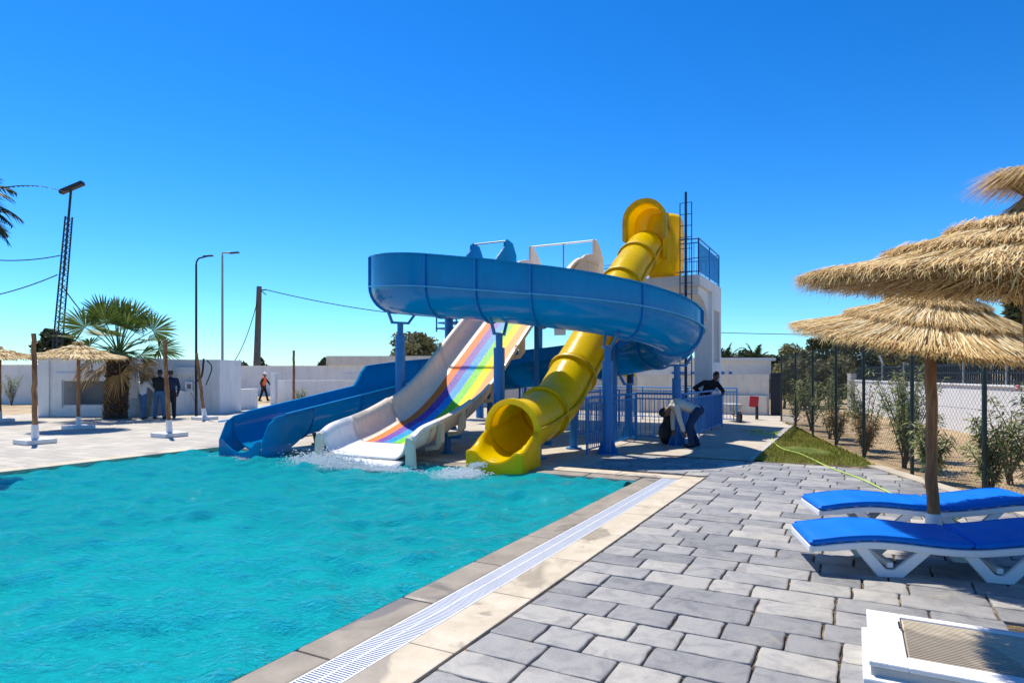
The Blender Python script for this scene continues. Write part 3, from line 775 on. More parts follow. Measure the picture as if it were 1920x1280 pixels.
# entrance of the blue slide: two shaped side panels and a grab bar
for s_ in (-1, 1):
    e = s_*.62
    prof = [(8.95, PZ), (8.95, PZ+1.05), (8.7, PZ+1.40), (8.35, PZ+1.47), (8.2, PZ+1.38), (8.18, PZ+1.22), (7.7, PZ+.80), (7.3, PZ+.45), (7.3, 3.95), (8.0, 4.05)]
    q = MB(); q.loft([[W(-7.4+e-.035, a, b) for a, b in prof], [W(-7.4+e+.035, a, b) for a, b in prof]])
    bevel_obj(q.build('entrance_panel', M['blue_fg'], bs), .012)
q = MB(); q.tube([W(-8.05, 8.35, PZ+1.42), W(-6.75, 8.35, PZ+1.42)], .025, 8); q.build('grab_bar', M['galv'], bs, smooth=60)

# rainbow slide ------------------------------------------------------------------
rs = thing('rainbow_slide', W(-4.95, 0, 0), 'wide cream slide with rainbow striped lanes running straight into the pool', 'water slide')
RT = [(-.45, .06), (-.2, .13), (.05, .185), (.28, .22), (.7, .30), (1.085, .41), (1.5, .545), (2.03, .745), (2.7, 1.14), (3.37, 1.66), (4.44, 2.46), (6.0, 3.60), (6.9, 4.18), (7.4, 4.36), (8.75, 4.40)]
def rz_(u): return smooth_tab(RT, u, .25)
us_ = [-.45+i*(8.75+.45)/92 for i in range(93)]
VL, VR = -5.95, -3.95
def wall_h(u):
    h = .48
    if u < .0: k = min(1, (0-u)/.42); h = .48-.10*(k**3)
    return h
FL0, FL1 = VL+.34, VR-.34
def rrow(u):
    z = rz_(u); h = wall_h(u); q = []
    q += [(VL-.10, z+h-.05), (VL-.09, z+h), (VL-.03, z+h+.012), (VL+.02, z+h-.03)]
    for j in range(1, 8):
        a = PI/2*j/8; q.append((VL+.04+.30*(1-math.cos(a)), z+(h-.04)*(1-math.sin(a))))
    q.append((FL0, z))
    for k in range(1, 6): q.append((FL0+(FL1-FL0)*k/6, z))
    q.append((FL1, z))
    for j in range(7, 0, -1):
        a = PI/2*j/8; q.append((VR-.04-.30*(1-math.cos(a)), z+(h-.04)*(1-math.sin(a))))
    q += [(VR-.02, z+h-.03), (VR+.03, z+h+.012), (VR+.09, z+h), (VR+.10, z+h-.05)]
    return q
def rsec(name, u0, u1, white):
    m_ = MB(); rows_ = [rrow(u) for u in us_ if u0-1e-6 <= u <= u1+1e-6]; uu_ = [u for u in us_ if u0-1e-6 <= u <= u1+1e-6]
    n = len(rows_[0]); rings = [[W(a, u, b) for a, b in rw] for rw, u in zip(rows_, uu_)]
    mis = [0]*n
    if not white:
        for k in range(6): mis[11+k] = k+1
    m_.loft(rings, closed=False, caps=False, mis=mis)
    o = m_.build(name, [M['cream_fg'] if not white else M['white_fg']]+LANES, rs, smooth=50)
    sm = o.modifiers.new('solid', 'SOLIDIFY'); sm.thickness = .03; sm.offset = -1 if False else 1
    return o
def near_u(x): return min(us_, key=lambda u: abs(u-x))
cuts = [near_u(x) for x in (-.45, .3, 1.6, 3.4, 5.3, 7.2, 8.75)]
for i, (a, b) in enumerate(zip(cuts[:-1], cuts[1:])): rsec('chute_section', a, b, i == 0)
for cx in cuts[1:-1]:
    z = rz_(cx); dz = (rz_(cx+.02)-rz_(cx-.02))/.04
    m_ = MB()
    m_.bar(W(FL0, cx, z+.006), W(FL1, cx, z+.006), .022, .006); m_.build('joint_strip', M['white_fg'], rs)
# outlet: rounded apron and end fins
m_ = MB(); rr_ = []
for (u_, z_) in ((-.44, .075), (-.52, .055), (-.60, .015), (-.66, -.05), (-.69, -.14)):
    rr_.append([W(FL0-.25+(FL1-FL0+.5)*k/8, u_, z_) for k in range(9)])
m_.loft(rr_, closed=False, caps=False); o = m_.build('apron', M['white_fg'], rs, smooth=60); sm = o.modifiers.new('solid', 'SOLIDIFY'); sm.thickness = .03
for s_, v_ in ((-1, VL), (1, VR)):
    zt = rz_(-.40)+wall_h(-.40)
    prof = [(-.03, -.14), (.19, -.14), (.17, .08), (.15, zt-.12), (.12, zt-.03), (.06, zt+.015), (-.02, zt+.01), (-.03, zt-.06)]
    m_ = MB(); m_.loft([[W(v_+s_*a, -.50, b) for a, b in prof], [W(v_+s_*a, -.42, b) for a, b in prof]]); bevel_obj(m_.build('end_flange', M['cream_fg'], rs), .02, 3)
# stiffening ribs on the outer right wall, underside
for u_ in (.55, 1.3, 2.6, 3.9, 5.2):
    z = rz_(u_)
    for v_, s_ in ((VR+.03, 1), (VL-.03, -1)):
        m_ = MB(); m_.loft([[W(v_+s_*a, u_-.05, b) for a, b in ((-.05, z+.42), (.03, z+.42), (.03, z+.05), (-.10, z-.10), (-.35, z-.14), (-.35, z-.06), (-.12, z-.02))],
                           [W(v_+s_*a, u_+.05, b) for a, b in ((-.05, z+.42), (.03, z+.42), (.03, z+.05), (-.10, z-.10), (-.35, z-.14), (-.35, z-.06), (-.12, z-.02))]])
        bevel_obj(m_.build('rib', M['cream_fg'], rs), .008)
for u_ in (1.3, 3.0, 5.4):
    z = rz_(u_)-.1
    for v_ in (-5.5, -4.3):
        m_ = MB(); m_.tube([W(v_, u_, 0), W(v_, u_, z)], .07, 12); m_.tube([W(v_, u_, 0), W(v_, u_, .03)], .14, 12); m_.build('support_post', M['blue_steel'], rs, smooth=40)
    m_ = MB(); m_.bar(W(-5.8, u_, z-.03), W(-4.0, u_, z-.03), .09); m_.build('cross_beam', M['blue_steel'], rs)
# entrance panels of the rainbow slide
for v_ in (VL-.05, VR+.05):
    prof = [(9.2, PZ), (9.2, PZ+.72), (8.85, PZ+1.05), (8.6, PZ+1.20), (8.42, PZ+1.20), (8.40, PZ+.72), (8.1, PZ+.72), (7.7, PZ+.62), (7.3, PZ+.42), (6.9, PZ+.12), (6.9, PZ-.2), (7.6, PZ-.05)]
    m_ = MB(); m_.loft([[W(v_-.04, a, b) for a, b in prof], [W(v_+.04, a, b) for a, b in prof]]); bevel_obj(m_.build('entrance_panel', M['cream_fg'], rs), .015)
m_ = MB(); m_.tube([W(VL-.1, 8.5, PZ+1.18), W(VR+.1, 8.5, PZ+1.18)], .028, 8); m_.build('grab_bar', M['white_plastic'], rs, smooth=60)
m_ = MB(); m_.tube([W(-4.9, 8.5, PZ), W(-4.9, 8.5, PZ+1.17)], .022, 8); m_.build('bar_post', M['galv'], rs, smooth=60)

# yellow tube -------------------------------------------------------------------
ys = thing('yellow_tube_slide', W(-2.4, 0, 0), 'yellow enclosed tube slide pouring water into the pool', 'water slide')
YT = [(.5, .62), (1.15, .70), (1.75, .84), (2.35, 1.02), (3.1, 1.62), (4.3, 2.52), (5.5, 3.42), (6.6, 4.25), (7.1, 4.50), (7.7, 4.92), (8.2, 5.15)]
YV = [(.5, -2.40), (2.0, -2.40), (4.2, -2.26), (8.2, -2.25)]
ypts = []; k_ = 60
for i in range(k_+1):
    u_ = .5+(8.2-.5)*i/k_; ypts.append(W(smooth_tab(YV, u_, .6), u_, smooth_tab(YT, u_, .22)))
YR = .46
cutsy = [0, 10, 20, 31, 43, 53, 60]
for a, b in zip(cutsy[:-1], cutsy[1:]):
    m_ = MB(); m_.tube(ypts[a:b+1] if b == k_ else ypts[a:b+1], YR, 32, cap=False)
    o = m_.build('tube_section', M['yellow_fg'], ys, smooth=50); sm = o.modifiers.new('solid', 'SOLIDIFY'); sm.thickness = .025; sm.offset = 0
    for s_ in (-1, 1):
        m2 = MB(); rr_ = []
        for i in range(a, b+1):
            t = (ypts[min(i+1, k_)]-ypts[max(i-1, 0)]).normalized(); n = t.cross(Z3).normalized(); up = n.cross(t)
            c_ = ypts[i]+n*(s_*YR)+up*.0
            rr_.append([c_-up*.022, c_+n*(s_*.065)-up*.022, c_+n*(s_*.065)+up*.022, c_+up*.022])
        m2.loft(rr_); m2.build('seam_flange', M['yellow_flange'], o)
for j in cutsy[1:-1]:
    t = (ypts[j+1]-ypts[j-1]).normalized(); m_ = MB()
    x = t.cross(Z3).normalized(); y = x.cross(t)
    rr_ = []
    for i in range(33):
        a = 2*PI*i/32; d_ = x*math.cos(a)+y*math.sin(a); c_ = ypts[j]+d_*(YR-.005)
        rr_.append([c_-t*.03, c_+d_*.075-t*.03, c_+d_*.075+t*.03, c_+t*.03])
    m_.loft(rr_, caps=False); m_.build('joint_flange', M['yellow_flange'], ys, smooth=40)
# mouth ring
t = (ypts[1]-ypts[0]).normalized(); x = t.cross(Z3).normalized(); y = x.cross(t); m_ = MB(); rr_ = []
for i in range(37):
    a = 2*PI*i/36; d_ = x*math.cos(a)+y*math.sin(a); c_ = ypts[0]+d_*(YR-.02)
    rr_.append([c_-t*.05, c_+d_*.10-t*.03, c_+d_*.10+t*.05, c_+t*.05])
m_.loft(rr_, caps=False); m_.build('mouth_ring', M['yellow_fg'], ys, smooth=40)
# outlet tray: open trough between the mouth and the pool with swept-down sides
m_ = MB(); rr_ = []; NT = 14
for i in range(NT+1):
    k = i/NT; u_ = .56-.72*k
    hw = .60 - .32*(k*k*(3-2*k)); zf = .17-.07*k; r_ = .47+.03*k
    row = []
    for j in range(21):
        a = PI+PI*j/20; x_ = r_*math.cos(a); z_ = zf+ .47*(1+math.sin(a))
        z_ = min(z_, hw) if abs(x_) > r_*.5 else z_
        row.append(W(-2.4+x_, u_, z_))
    row = [W(-2.4-r_-.035, u_, hw-.02)]+[W(-2.4-r_, u_, hw+.005)]+row[1:-1]+[W(-2.4+r_, u_, hw+.005), W(-2.4+r_+.035, u_, hw-.02)]
    rr_.append(row)
m_.loft(rr_, closed=False, caps=False); o = m_.build('outlet_tray', M['yellow_fg'], ys, smooth=50); sm = o.modifiers.new('solid', 'SOLIDIFY'); sm.thickness = .025; sm.offset = 1
m_ = MB(); last = rr_[-1]
for a, b in zip(last[:-1], last[1:]): m_.add([a-U3*.004, b-U3*.004, (b.x-UX*.004, b.y-UY*.004, -.15), (a.x-UX*.004, a.y-UY*.004, -.15)], [(0, 1, 2, 3)])
for row in (0, -1):
    for i in range(NT): 
        a = rr_[i][row]; b = rr_[i+1][row]; m_.add([a, b, (b.x, b.y, -.15), (a.x, a.y, -.15)], [(0, 1, 2, 3)])
o = m_.build('outlet_skirt', M['yellow_fg'], ys); sm = o.modifiers.new('solid', 'SOLIDIFY'); sm.thickness = .025; sm.offset = 0
# start hood: flared upright shell in front, rounded cabin behind it
def shell(name, cv, cu, prof, sv=1, su=1, n=28, a0=0, a1=360):
    m_ = MB(); rr_ = []
    for (z, r_) in prof:
        rr_.append([W(cv+sv*r_*math.cos(R(a0+(a1-a0)*i/n)), cu+su*r_*math.sin(R(a0+(a1-a0)*i/n)), z) for i in range(n+1)])
    m_.loft(rr_, closed=False, caps=False); o = m_.build(name, M['yellow_fg'], ys, smooth=50); sm = o.modifiers.new('solid', 'SOLIDIFY'); sm.thickness = .03; sm.offset = 0; return o
def arch(r, z0, zc, n=20): return [(-r, z0), (-r, (z0+zc)/2)]+[(-r*math.cos(PI*i/n), zc+r*math.sin(PI*i/n)) for i in range(n+1)]+[(r, (z0+zc)/2), (r, z0)]
m_ = MB(); m_.loft([[W(-2.25+a*k, u_, z) for a, z in arch(.50, 4.80, 5.84)] for u_, k in ((8.02, 1.06), (8.15, 1.0), (8.45, .98), (8.80, .95))], closed=False, caps=False)
o = m_.build('start_hood', M['yellow_fg'], ys, smooth=50); sm = o.modifiers.new('solid', 'SOLIDIFY'); sm.thickness = .03; sm.offset = 0
m_ = MB(); bw = [W(-2.25+a, 8.62, z) for a, z in arch(.48, 4.80, 5.84)]; m_.add(bw, [tuple(range(len(bw)))]); o = m_.build('hood_back', M['yellow_fg'], ys); sm = o.modifiers.new('solid', 'SOLIDIFY'); sm.thickness = .03
m_ = MB(); p0, p1 = arch(.515, 5.25, 5.84), arch(.615, 5.32, 5.84)
m_.loft([[W(-2.25+a0, 7.98, z0), W(-2.25+a1, 7.95, z1), W(-2.25+a1, 8.10, z1), W(-2.25+a0, 8.12, z0)] for (a0, z0), (a1, z1) in zip(p0, p1)]); o = m_.build('hood_lip', M['yellow_flange'], ys, smooth=50)  # darker yellow puts the underside shade into the lip's colour
shell('start_cabin', -1.98, 9.1, [(4.37, .45), (4.5, .62), (4.9, .66), (5.6, .66), (6.0, .62), (6.12, .55)], .82, .95)
q = MB(); q.bar(W(-1.74, 8.42, 6.1), W(-1.60, 8.75, 5.2), .05, .10); q.build('hood_flange', M['yellow_flange'], ys)
m_ = MB(); m_.tube([ypts[-1]-U3*.05, W(-2.25, 8.5, 5.0)], YR, 24, cap=False); m_.build('elbow', M['yellow_fg'], ys, smooth=50)
for (v_, u_, r_) in ((-2.36, 3.2, .085), (-2.25, 5.4, .10), (-2.4, 1.5, .085)):
    zz = smooth_tab(YT, u_, .45)-YR
    m_ = MB(); m_.tube([W(v_+.0, u_, 0), W(v_, u_, zz)], r_, 14); m_.tube([W(v_, u_, 0), W(v_, u_, .03)], r_*2, 14); m_.build('support_post', M['blue_steel'], ys, smooth=40)
    m_ = MB(); m_.bar(W(v_-.3, u_, zz-.03), W(v_+.3, u_, zz-.03), .07); m_.build('saddle', M['blue_steel'], ys)

# ------------------------------------------------------------------ blue railings round the slide posts
def fence_run(label, runs, h=1.12, spacing=.105):
    o = thing('blue_railing', W(runs[0][0], runs[0][1], 0), label, 'railing', 'blue railings on the slab')
    for (v0, u0, v1, u1) in runs: railing(o, W(v0, u0, 0), W(v1, u1, 0), 0, h, M['blue_rail'], spacing, .010, 1.5, .024)
fence_run('blue bar railing nearest the yellow slide outlet', [(-1.75, 2.4, -1.75, 5.6)])
fence_run('blue bar railing crossing behind the bending worker', [(-1.75, 5.65, -.65, 5.65)])
fence_run('long blue bar railing at right with a person leaning on it', [(-.62, 5.7, -.62, 10.6)])
fence_run('dark blue railing at the back under the platform', [(-8.4, 12.6, -.5, 12.6)])
fence_run('blue railing visible between the rainbow and yellow slides', [(-3.1, 5.2, -3.1, 8.4)])

# ------------------------------------------------------------------ thatched parasols
def thatch_mesh(name, R0, rings, n, w, seed, hang=.10, rag=1.0):
    """layers of single straws laid down a shallow cone; rings = (r_in, r_out, z_in, z_out, share)"""
    rnd = random.Random(seed); out = []
    for (ri, ro, zi, zo, sh) in rings:
        mb = MB(); tn = []
        # woven mat under the straws
        N = 40; rr_ = []
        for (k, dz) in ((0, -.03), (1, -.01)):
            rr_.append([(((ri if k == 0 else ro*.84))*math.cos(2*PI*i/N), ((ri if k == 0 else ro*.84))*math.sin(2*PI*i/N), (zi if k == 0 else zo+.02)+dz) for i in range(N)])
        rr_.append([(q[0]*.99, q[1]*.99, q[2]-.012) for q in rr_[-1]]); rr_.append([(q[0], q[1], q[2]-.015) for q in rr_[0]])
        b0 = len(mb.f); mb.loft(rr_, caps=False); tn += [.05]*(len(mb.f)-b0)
        for i in range(int(n*sh)):
            a = rnd.uniform(0, 2*PI); clump = mnoise.noise((math.cos(a)*9, math.sin(a)*9, seed+ri*5))
            t0 = rnd.random()**1.25; L = rnd.uniform(.30, .62)*(ro-ri)+.10
            r1 = ri+(ro-ri)*(1-t0*.85)+rnd.gauss(0, .012)*rag+ .028*clump; r0_ = max(.02, r1-L)
            sl = (zo-zi)/(ro-ri); lift = rnd.uniform(-.010, .026)*rag + .014*clump
            skew = rnd.gauss(0, .16)+.16*clump
            def pt(r, dz, da): 
                aa = a+da; bow = -.035*math.sin(PI*min(1, max(0, (r-ri)/(ro-ri))))
                return Vector((r*math.cos(aa), r*math.sin(aa), zi+sl*(r-ri)+bow+dz))
            p0 = pt(r0_, lift*.4+.006, skew*.5*(r1-r0_)/max(r0_, .15)*.3); p1 = pt((r0_+r1)/2, lift+.012, 0)
            droop = rnd.uniform(0, .05) if t0 < .12 else 0
            p2 = pt(r1, lift*.6-droop*hang*6, skew*.12)
            tv = (p2-p0).normalized(); sd = tv.cross(Z3).normalized(); up = sd.cross(tv)
            ww = w*rnd.uniform(.6, 1.3); tl = rnd.uniform(-.6, .6); sd = sd*math.cos(tl)+up*math.sin(tl)
            mb.add([p0-sd*ww, p0+sd*ww, p1+sd*ww*1.1, p1-sd*ww*1.1, p2+sd*ww*.5, p2-sd*ww*.5], [(0, 1, 2, 3), (3, 2, 4, 5)])
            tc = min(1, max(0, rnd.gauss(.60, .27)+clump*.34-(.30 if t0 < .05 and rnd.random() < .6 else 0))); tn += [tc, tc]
        # straws showing on the underside
        for i in range(int(n*sh*.34)):
            a = rnd.uniform(0, 2*PI); r1 = ro*rnd.uniform(.72, .99); r0_ = r1-rnd.uniform(.10, .28); sl = (zo-zi)/(ro-ri); da = rnd.gauss(0, .05); dz = rnd.uniform(-.085, -.015)
            p0 = Vector((r0_*math.cos(a), r0_*math.sin(a), zi+sl*(r0_-ri)+dz)); p2 = Vector((r1*math.cos(a+da), r1*math.sin(a+da), zi+sl*(r1-ri)+dz+rnd.uniform(-.02, .02)))
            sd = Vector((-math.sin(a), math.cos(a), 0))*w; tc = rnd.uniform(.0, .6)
            mb.add([p0-sd, p0+sd, p2+sd*.6, p2-sd*.6], [(0, 1, 2, 3)]); tn.append(tc)
        # ragged fringe hanging at the rim
        for i in range(int(n*sh*.24)):
            a = rnd.uniform(0, 2*PI); r1 = ro-abs(rnd.gauss(0, .045)); z1 = zo+rnd.uniform(-.02, .03); L = abs(rnd.gauss(0, hang*.5))+.02
            c_, s_ = math.cos(a), math.sin(a); o_ = rnd.uniform(-.01, .05); k = rnd.gauss(0, .03)
            p0 = Vector((r1*.94*c_, r1*.94*s_, z1+.02)); p1 = Vector(((r1+o_*.5)*c_-k*s_*.5, (r1+o_*.5)*s_+k*c_*.5, z1-L*.4)); p2 = Vector(((r1+o_)*c_-k*s_, (r1+o_)*s_+k*c_, z1-L))
            sd = Vector((-s_, c_, 0)); ww = w*.8
            mb.add([p0-sd*ww, p0+sd*ww, p1+sd*ww, p1-sd*ww, p2+sd*ww*.4, p2-sd*ww*.4], [(0, 1, 2, 3), (3, 2, 4, 5)]); tc = rnd.uniform(.1, .7); tn += [tc, tc]
        mb.c = tn; out.append(mb.mesh(name, M['straw'], fix=False))
    return out
def tuft_mesh(name, h, r, n, w, seed, lean=(0, 0), spread=1.0):
    rnd = random.Random(seed); mb = MB(); tn = []
    for i in range(n):
        a = rnd.uniform(0, 2*PI); r0 = r*rnd.random()**.5; rb = r*rnd.uniform(.9, 2.0)
        c_, s_ = math.cos(a), math.sin(a)
        p0 = Vector((rb*c_, rb*s_, rnd.uniform(-.05, .02))); p1 = Vector((r0*.8*c_, r0*.8*s_, h*.45)); 
        k = rnd.uniform(.5, 1.1); f = rnd.random()
        p2 = Vector((r0*c_*2.0*spread+lean[0]*k, r0*s_*2.0*spread+lean[1]*k, h*(.75+.25*k)))
        p3 = p2+Vector((c_*.10*spread*k+lean[0]*f*1.2, s_*.10*spread*k+lean[1]*f*1.2, -.02-f*.12))
        sd = Vector((-s_, c_, 0)); ww = w*rnd.uniform(.5, 1.1)
        mb.add([p0-sd*ww, p0+sd*ww, p1+sd*ww, p1-sd*ww, p2+sd*ww*.8, p2-sd*ww*.8, p3+sd*ww*.2, p3-sd*ww*.2], [(0, 1, 2, 3), (3, 2, 4, 5), (5, 4, 6, 7)])
        tc = min(1, max(0, rnd.gauss(.35, .22))); tn += [tc]*3
    mb.c = tn; return mb.mesh(name, M['straw'], fix=False)
def wood_pole(parent, pts, r, name='pole', m='wood'):
    q = MB(); n = len(pts); k = 14; L = []
    for i in range(k+1):
        f = i/k*(n-1); a = int(min(f, n-2)); t = f-a; p = Vector(pts[a]).lerp(Vector(pts[a+1]), t)
        L.append(p+Vector((random.gauss(0, r*.10), random.gauss(0, r*.10), 0)))
    q.tube(L, [r*(1.08-.16*i/k+random.gauss(0, .03)) for i in range(k+1)], 12); return q.build(name, M[m], parent, smooth=60)
def parasol(base, top, Rr, label, seed, rim_z, apex_z, tilt, n, w, slab, tuft=(.28, .06, 500), base_w=.46, lean=(0, 0), hang=.1):
    o = thing('thatched_parasol', base, label, 'parasol', 'thatched parasols')
    base = Vector(base); top = Vector(top)
    d_ = (top-base)
    wood_pole(o, [base+d_*.08, top], .048)
    q = MB(); q.tube([base+Z3*.05, base+d_*.14], [.075, .062], 12); q.build('sleeve', M['white_paint'], o, smooth=60)
    if slab:
        q = MB(); q.box(base+Z3*.045, (base_w, base_w, .05), V3, U3, Z3); bevel_obj(q.build('base_slab', M['white_paint'], o), .01)
    dz = apex_z-rim_z
    rings = [(Rr*.46, Rr, dz*.44, 0, .52), (Rr*.22, Rr*.62, dz*.80, dz*.40, .28), (Rr*.03, Rr*.36, dz*1.04, dz*.74, .20)]
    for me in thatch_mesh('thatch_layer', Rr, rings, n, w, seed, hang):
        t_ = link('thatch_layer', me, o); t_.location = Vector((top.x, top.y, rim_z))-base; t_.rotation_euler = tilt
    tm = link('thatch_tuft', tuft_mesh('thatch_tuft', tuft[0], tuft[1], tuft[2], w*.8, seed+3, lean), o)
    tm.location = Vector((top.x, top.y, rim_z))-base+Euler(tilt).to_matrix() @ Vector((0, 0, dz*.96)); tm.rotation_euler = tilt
    # stick frame under the thatch
    for k in range(6):
        a = 2*PI*k/6+.3; mt = Euler(tilt).to_matrix(); p0 = Vector((top.x, top.y, rim_z))+mt @ Vector((.04*math.cos(a), .04*math.sin(a), dz*.80-.05)); p1 = Vector((top.x, top.y, rim_z))+mt @ Vector((Rr*.9*math.cos(a), Rr*.9*math.sin(a), -.03))
        q = MB(); q.tube([p0, p1], .014, 6); q.build('rib_stick', M['wood'], o)
    return o
pb = Vector((3.89, 5.9, 0))
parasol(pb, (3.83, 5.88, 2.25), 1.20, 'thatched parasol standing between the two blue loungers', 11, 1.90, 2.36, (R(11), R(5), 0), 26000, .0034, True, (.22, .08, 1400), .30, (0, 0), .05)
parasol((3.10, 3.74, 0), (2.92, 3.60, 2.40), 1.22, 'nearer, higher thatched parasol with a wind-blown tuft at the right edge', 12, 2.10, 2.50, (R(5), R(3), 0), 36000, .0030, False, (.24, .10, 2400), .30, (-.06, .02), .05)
parasol((-12.6, 18.6, 0), (-12.6, 18.6, 2.45), 1.24, 'small thatched parasol on a white slab in front of the fan palm', 13, 2.10, 2.42, (R(3), R(3), 0), 2600, .012, True, (.12, .05, 160), .31)
parasol((-17.05, 21.3, 0), (-17.05, 21.3, 2.5), 1.30, 'thatched parasol cut off by the left picture edge', 14, 2.08, 2.40, (R(3), R(-2), 0), 2600, .012, True, (.12, .05, 160), .31)
# parasol on the platform, only its rim shows beside the yellow hood
parasol(W(-2.7, 10.6, PZ), W(-2.7, 10.6, PZ+2.1), .95, 'small thatched parasol up on the platform behind the yellow hood', 15, PZ+1.62, PZ+2.05, (0, 0, 0), 1500, .012, False, (.2, .06, 150))
# bare poles waiting for their thatch
def bare_pole(base, top, label, r=.052, bw=.31):
    o = thing('parasol_pole', base, label, 'pole', 'bare parasol poles'); base = Vector(base); top = Vector(top); d_ = top-base
    wood_pole(o, [base+d_*.1, top], r)
    q = MB(); q.tube([base+Z3*.05, base+d_*.17], [.085, .07], 12); q.build('sleeve', M['white_paint'], o, smooth=60)
    q = MB(); q.box(base+Z3*.05, (bw, bw, .055), V3, U3, Z3); bevel_obj(q.build('base_slab', M['white_paint'], o), .012)
bare_pole(G(66, 831), (-11.02, 14.75, 2.52), 'bare wooden parasol pole nearest the left picture edge, on a white slab')
bare_pole(G(318, 818), (-8.83, 16.25, 2.45), 'bare wooden parasol pole in front of the standing people')
bare_pole(G(384, 786), (-10.95, 22.2, 2.3), 'bare wooden parasol pole at the foot of the curved lamp post')
bare_pole((-8.53, 25, 0), (-8.52, 25, 2.5), 'bare wooden pole between the vest worker and the blue slide', .05)

# ------------------------------------------------------------------ loungers
def contour(x): return smooth_tab([(0, .215), (.12, .245), (.42, .285), (.62, .282), (.95, .255), (1.17, .252), (1.45, .29), (1.75, .34), (1.95, .355)], x, .10)
def lounger(foot_near, axis, label):
    ax = Vector((axis[0], axis[1], 0)).normalized(); wy = Vector((-ax.y, ax.x, 0)); Wd = .66
    org = Vector((foot_near[0], foot_near[1], 0)); o = thing('sun_lounger', org+ax*.95+wy*Wd/2, label, 'sun lounger', 'blue cushioned loungers')
    def L(x, y, z): return org+ax*x+wy*y+Z3*z
    n = 40
    for y0 in (0, Wd-.05):
        q = MB(); rr_ = []
        for i in range(n+1):
            x = 1.93*i/n; z = contour(x); d_ = .055 if .1 < x < 1.85 else .045
            rr_.append([L(x, y0, z-d_), L(x, y0+.05, z-d_), L(x, y0+.05, z), L(x, y0, z)])
        q.loft(rr_); bevel_obj(q.build('side_rail', M['white_plastic'], o, smooth=40), .008)
    for k in range(15):
        x = .04+k*.128; z = contour(x)-.012; q = MB(); q.box(L(x, Wd/2, z), (.045, Wd/2-.05, .008), ax, wy, Z3); q.build('slat', M['white_plastic'], o)
    q = MB(); q.box(L(.0, Wd/2, contour(0)-.02), (.02, Wd/2, .028), ax, wy, Z3); bevel_obj(q.build('foot_rail', M['white_plastic'], o), .008)
    # V-shaped legs, each pair of struts with a flat foot
    for y0 in (.03, Wd-.075):
        for (xa, xb, xc, w_) in ((.36, .58, .83, .0), (1.13, 1.34, 1.62, .0)):
            q = MB(); f0, f1 = xb-.055, xb+.055
            prof = [(xa-.045, contour(xa)-.05), (xa+.055, contour(xa)-.05), (xb-.03, .065), (xb+.03, .065), (xc-.055, contour(xc)-.05), (xc+.05, contour(xc)-.05), (f1+.03, .0), (f0-.03, .0)]
            q.add([L(a, y0, b) for a, b in prof]+[L(a, y0+.045, b) for a, b in prof],
                  [(0, 1, 2, 7), (2, 3, 6, 7), (3, 4, 5, 6), (8, 15, 10, 9), (10, 15, 14, 11), (11, 14, 13, 12)]+[(i, (i+1) % 8, 8+(i+1) % 8, 8+i) for i in range(8)])
            bevel_obj(q.build('leg', M['white_plastic'], o), .010)
    for xb in (.58, 1.34):
        q = MB(); q.box(L(xb, Wd/2, .10), (.02, Wd/2-.04, .02), ax, wy, Z3); q.build('stretcher', M['white_plastic'], o)
    def cushion(name, x0, x1, th=.055):
        q = MB(); rr_ = []; k = 26
        for i in range(k+1):
            x = x0+(x1-x0)*i/k; e = min(1, (min(x-x0, x1-x))/.025); e = math.sqrt(max(0, 1-(1-e)**2)) if e < 1 else 1
            zb = contour(x)+.001; zm = zb+th*.5; hh = th*.5*(.35+.65*e); puff = .006*math.sin(x*23)+.004
            ring = []
            for j in range(20):
                a = 2*PI*j/20; ca, sa = math.cos(a), math.sin(a)
                px = (abs(ca)**.18)*(1 if ca >= 0 else -1); pz = (abs(sa)**.55)*(1 if sa >= 0 else -1)
                ring.append(L(x, Wd/2+(Wd/2-.004)*px*(.985+.015*e), zm+hh*pz+(puff if pz > .5 else 0)*(1-abs(px)**3)))
            rr_.append(ring)
        q.loft(rr_); return q.build(name, M['cushion'], o, smooth=60)
    cs = cushion('seat_cushion', -.015, 1.165); cushion('back_cushion', 1.178, 1.95)
    for (x0, x1) in ((.005, 1.150), (1.192, 1.935)):
        for y_ in (.012, Wd-.012):
            q = MB(); q.tube([L(x0+(x1-x0)*i/20, y_, contour(x0+(x1-x0)*i/20)+.050) for i in range(21)], .006, 6); q.build('piping', M['cushion'], cs, smooth=60)
    for y_ in (.0, Wd):
        q = MB(); q.box(L(1.171, y_, contour(1.17)+.03), (.012, .006, .012), ax, wy, Z3); q.build('tie', M['cushion'], cs)
lounger((2.39, 5.1), (.978, -.207), 'blue cushioned white plastic lounger nearest the camera')
lounger((3.09, 6.4), (.978, -.17), 'blue cushioned white plastic lounger behind the parasol pole')

# ------------------------------------------------------------------ inspection box at bottom right
A_ = Vector((2.19, 3.94, 0)); o = thing('inspection_box', A_, 'low white masonry box with a ribbed beige cover at bottom right', 'inspection box')
def BX(dv, du, z): return A_+V3*dv-U3*du+Z3*z
def bxx(mb_, v0, v1, u0, u1, z0, z1): mb_.box(BX((v0+v1)/2, (u0+u1)/2, (z0+z1)/2), (abs(v1-v0)/2, abs(u1-u0)/2, abs(z1-z0)/2), V3, U3, Z3)
q = MB(); bxx(q, -.035, 1.7, .10, .84, 0, .075); bevel_obj(q.build('plinth', M['white_paint'], o), .01)
q = MB(); bxx(q, 0, 1.66, 0, .79, .0, .125); bevel_obj(q.build('body', M['grey_wall'], o), .008)
for (a, b, c_, d_) in ((-.008, .165, -.008, .80), (.165, 1.67, -.008, .05), (.165, 1.67, .66, .80), (1.5, 1.67, .05, .66)):
    q = MB(); bxx(q, a, b, c_, d_, .124, .15); bevel_obj(q.build('frame_rim', M['white_paint'], o), .006)
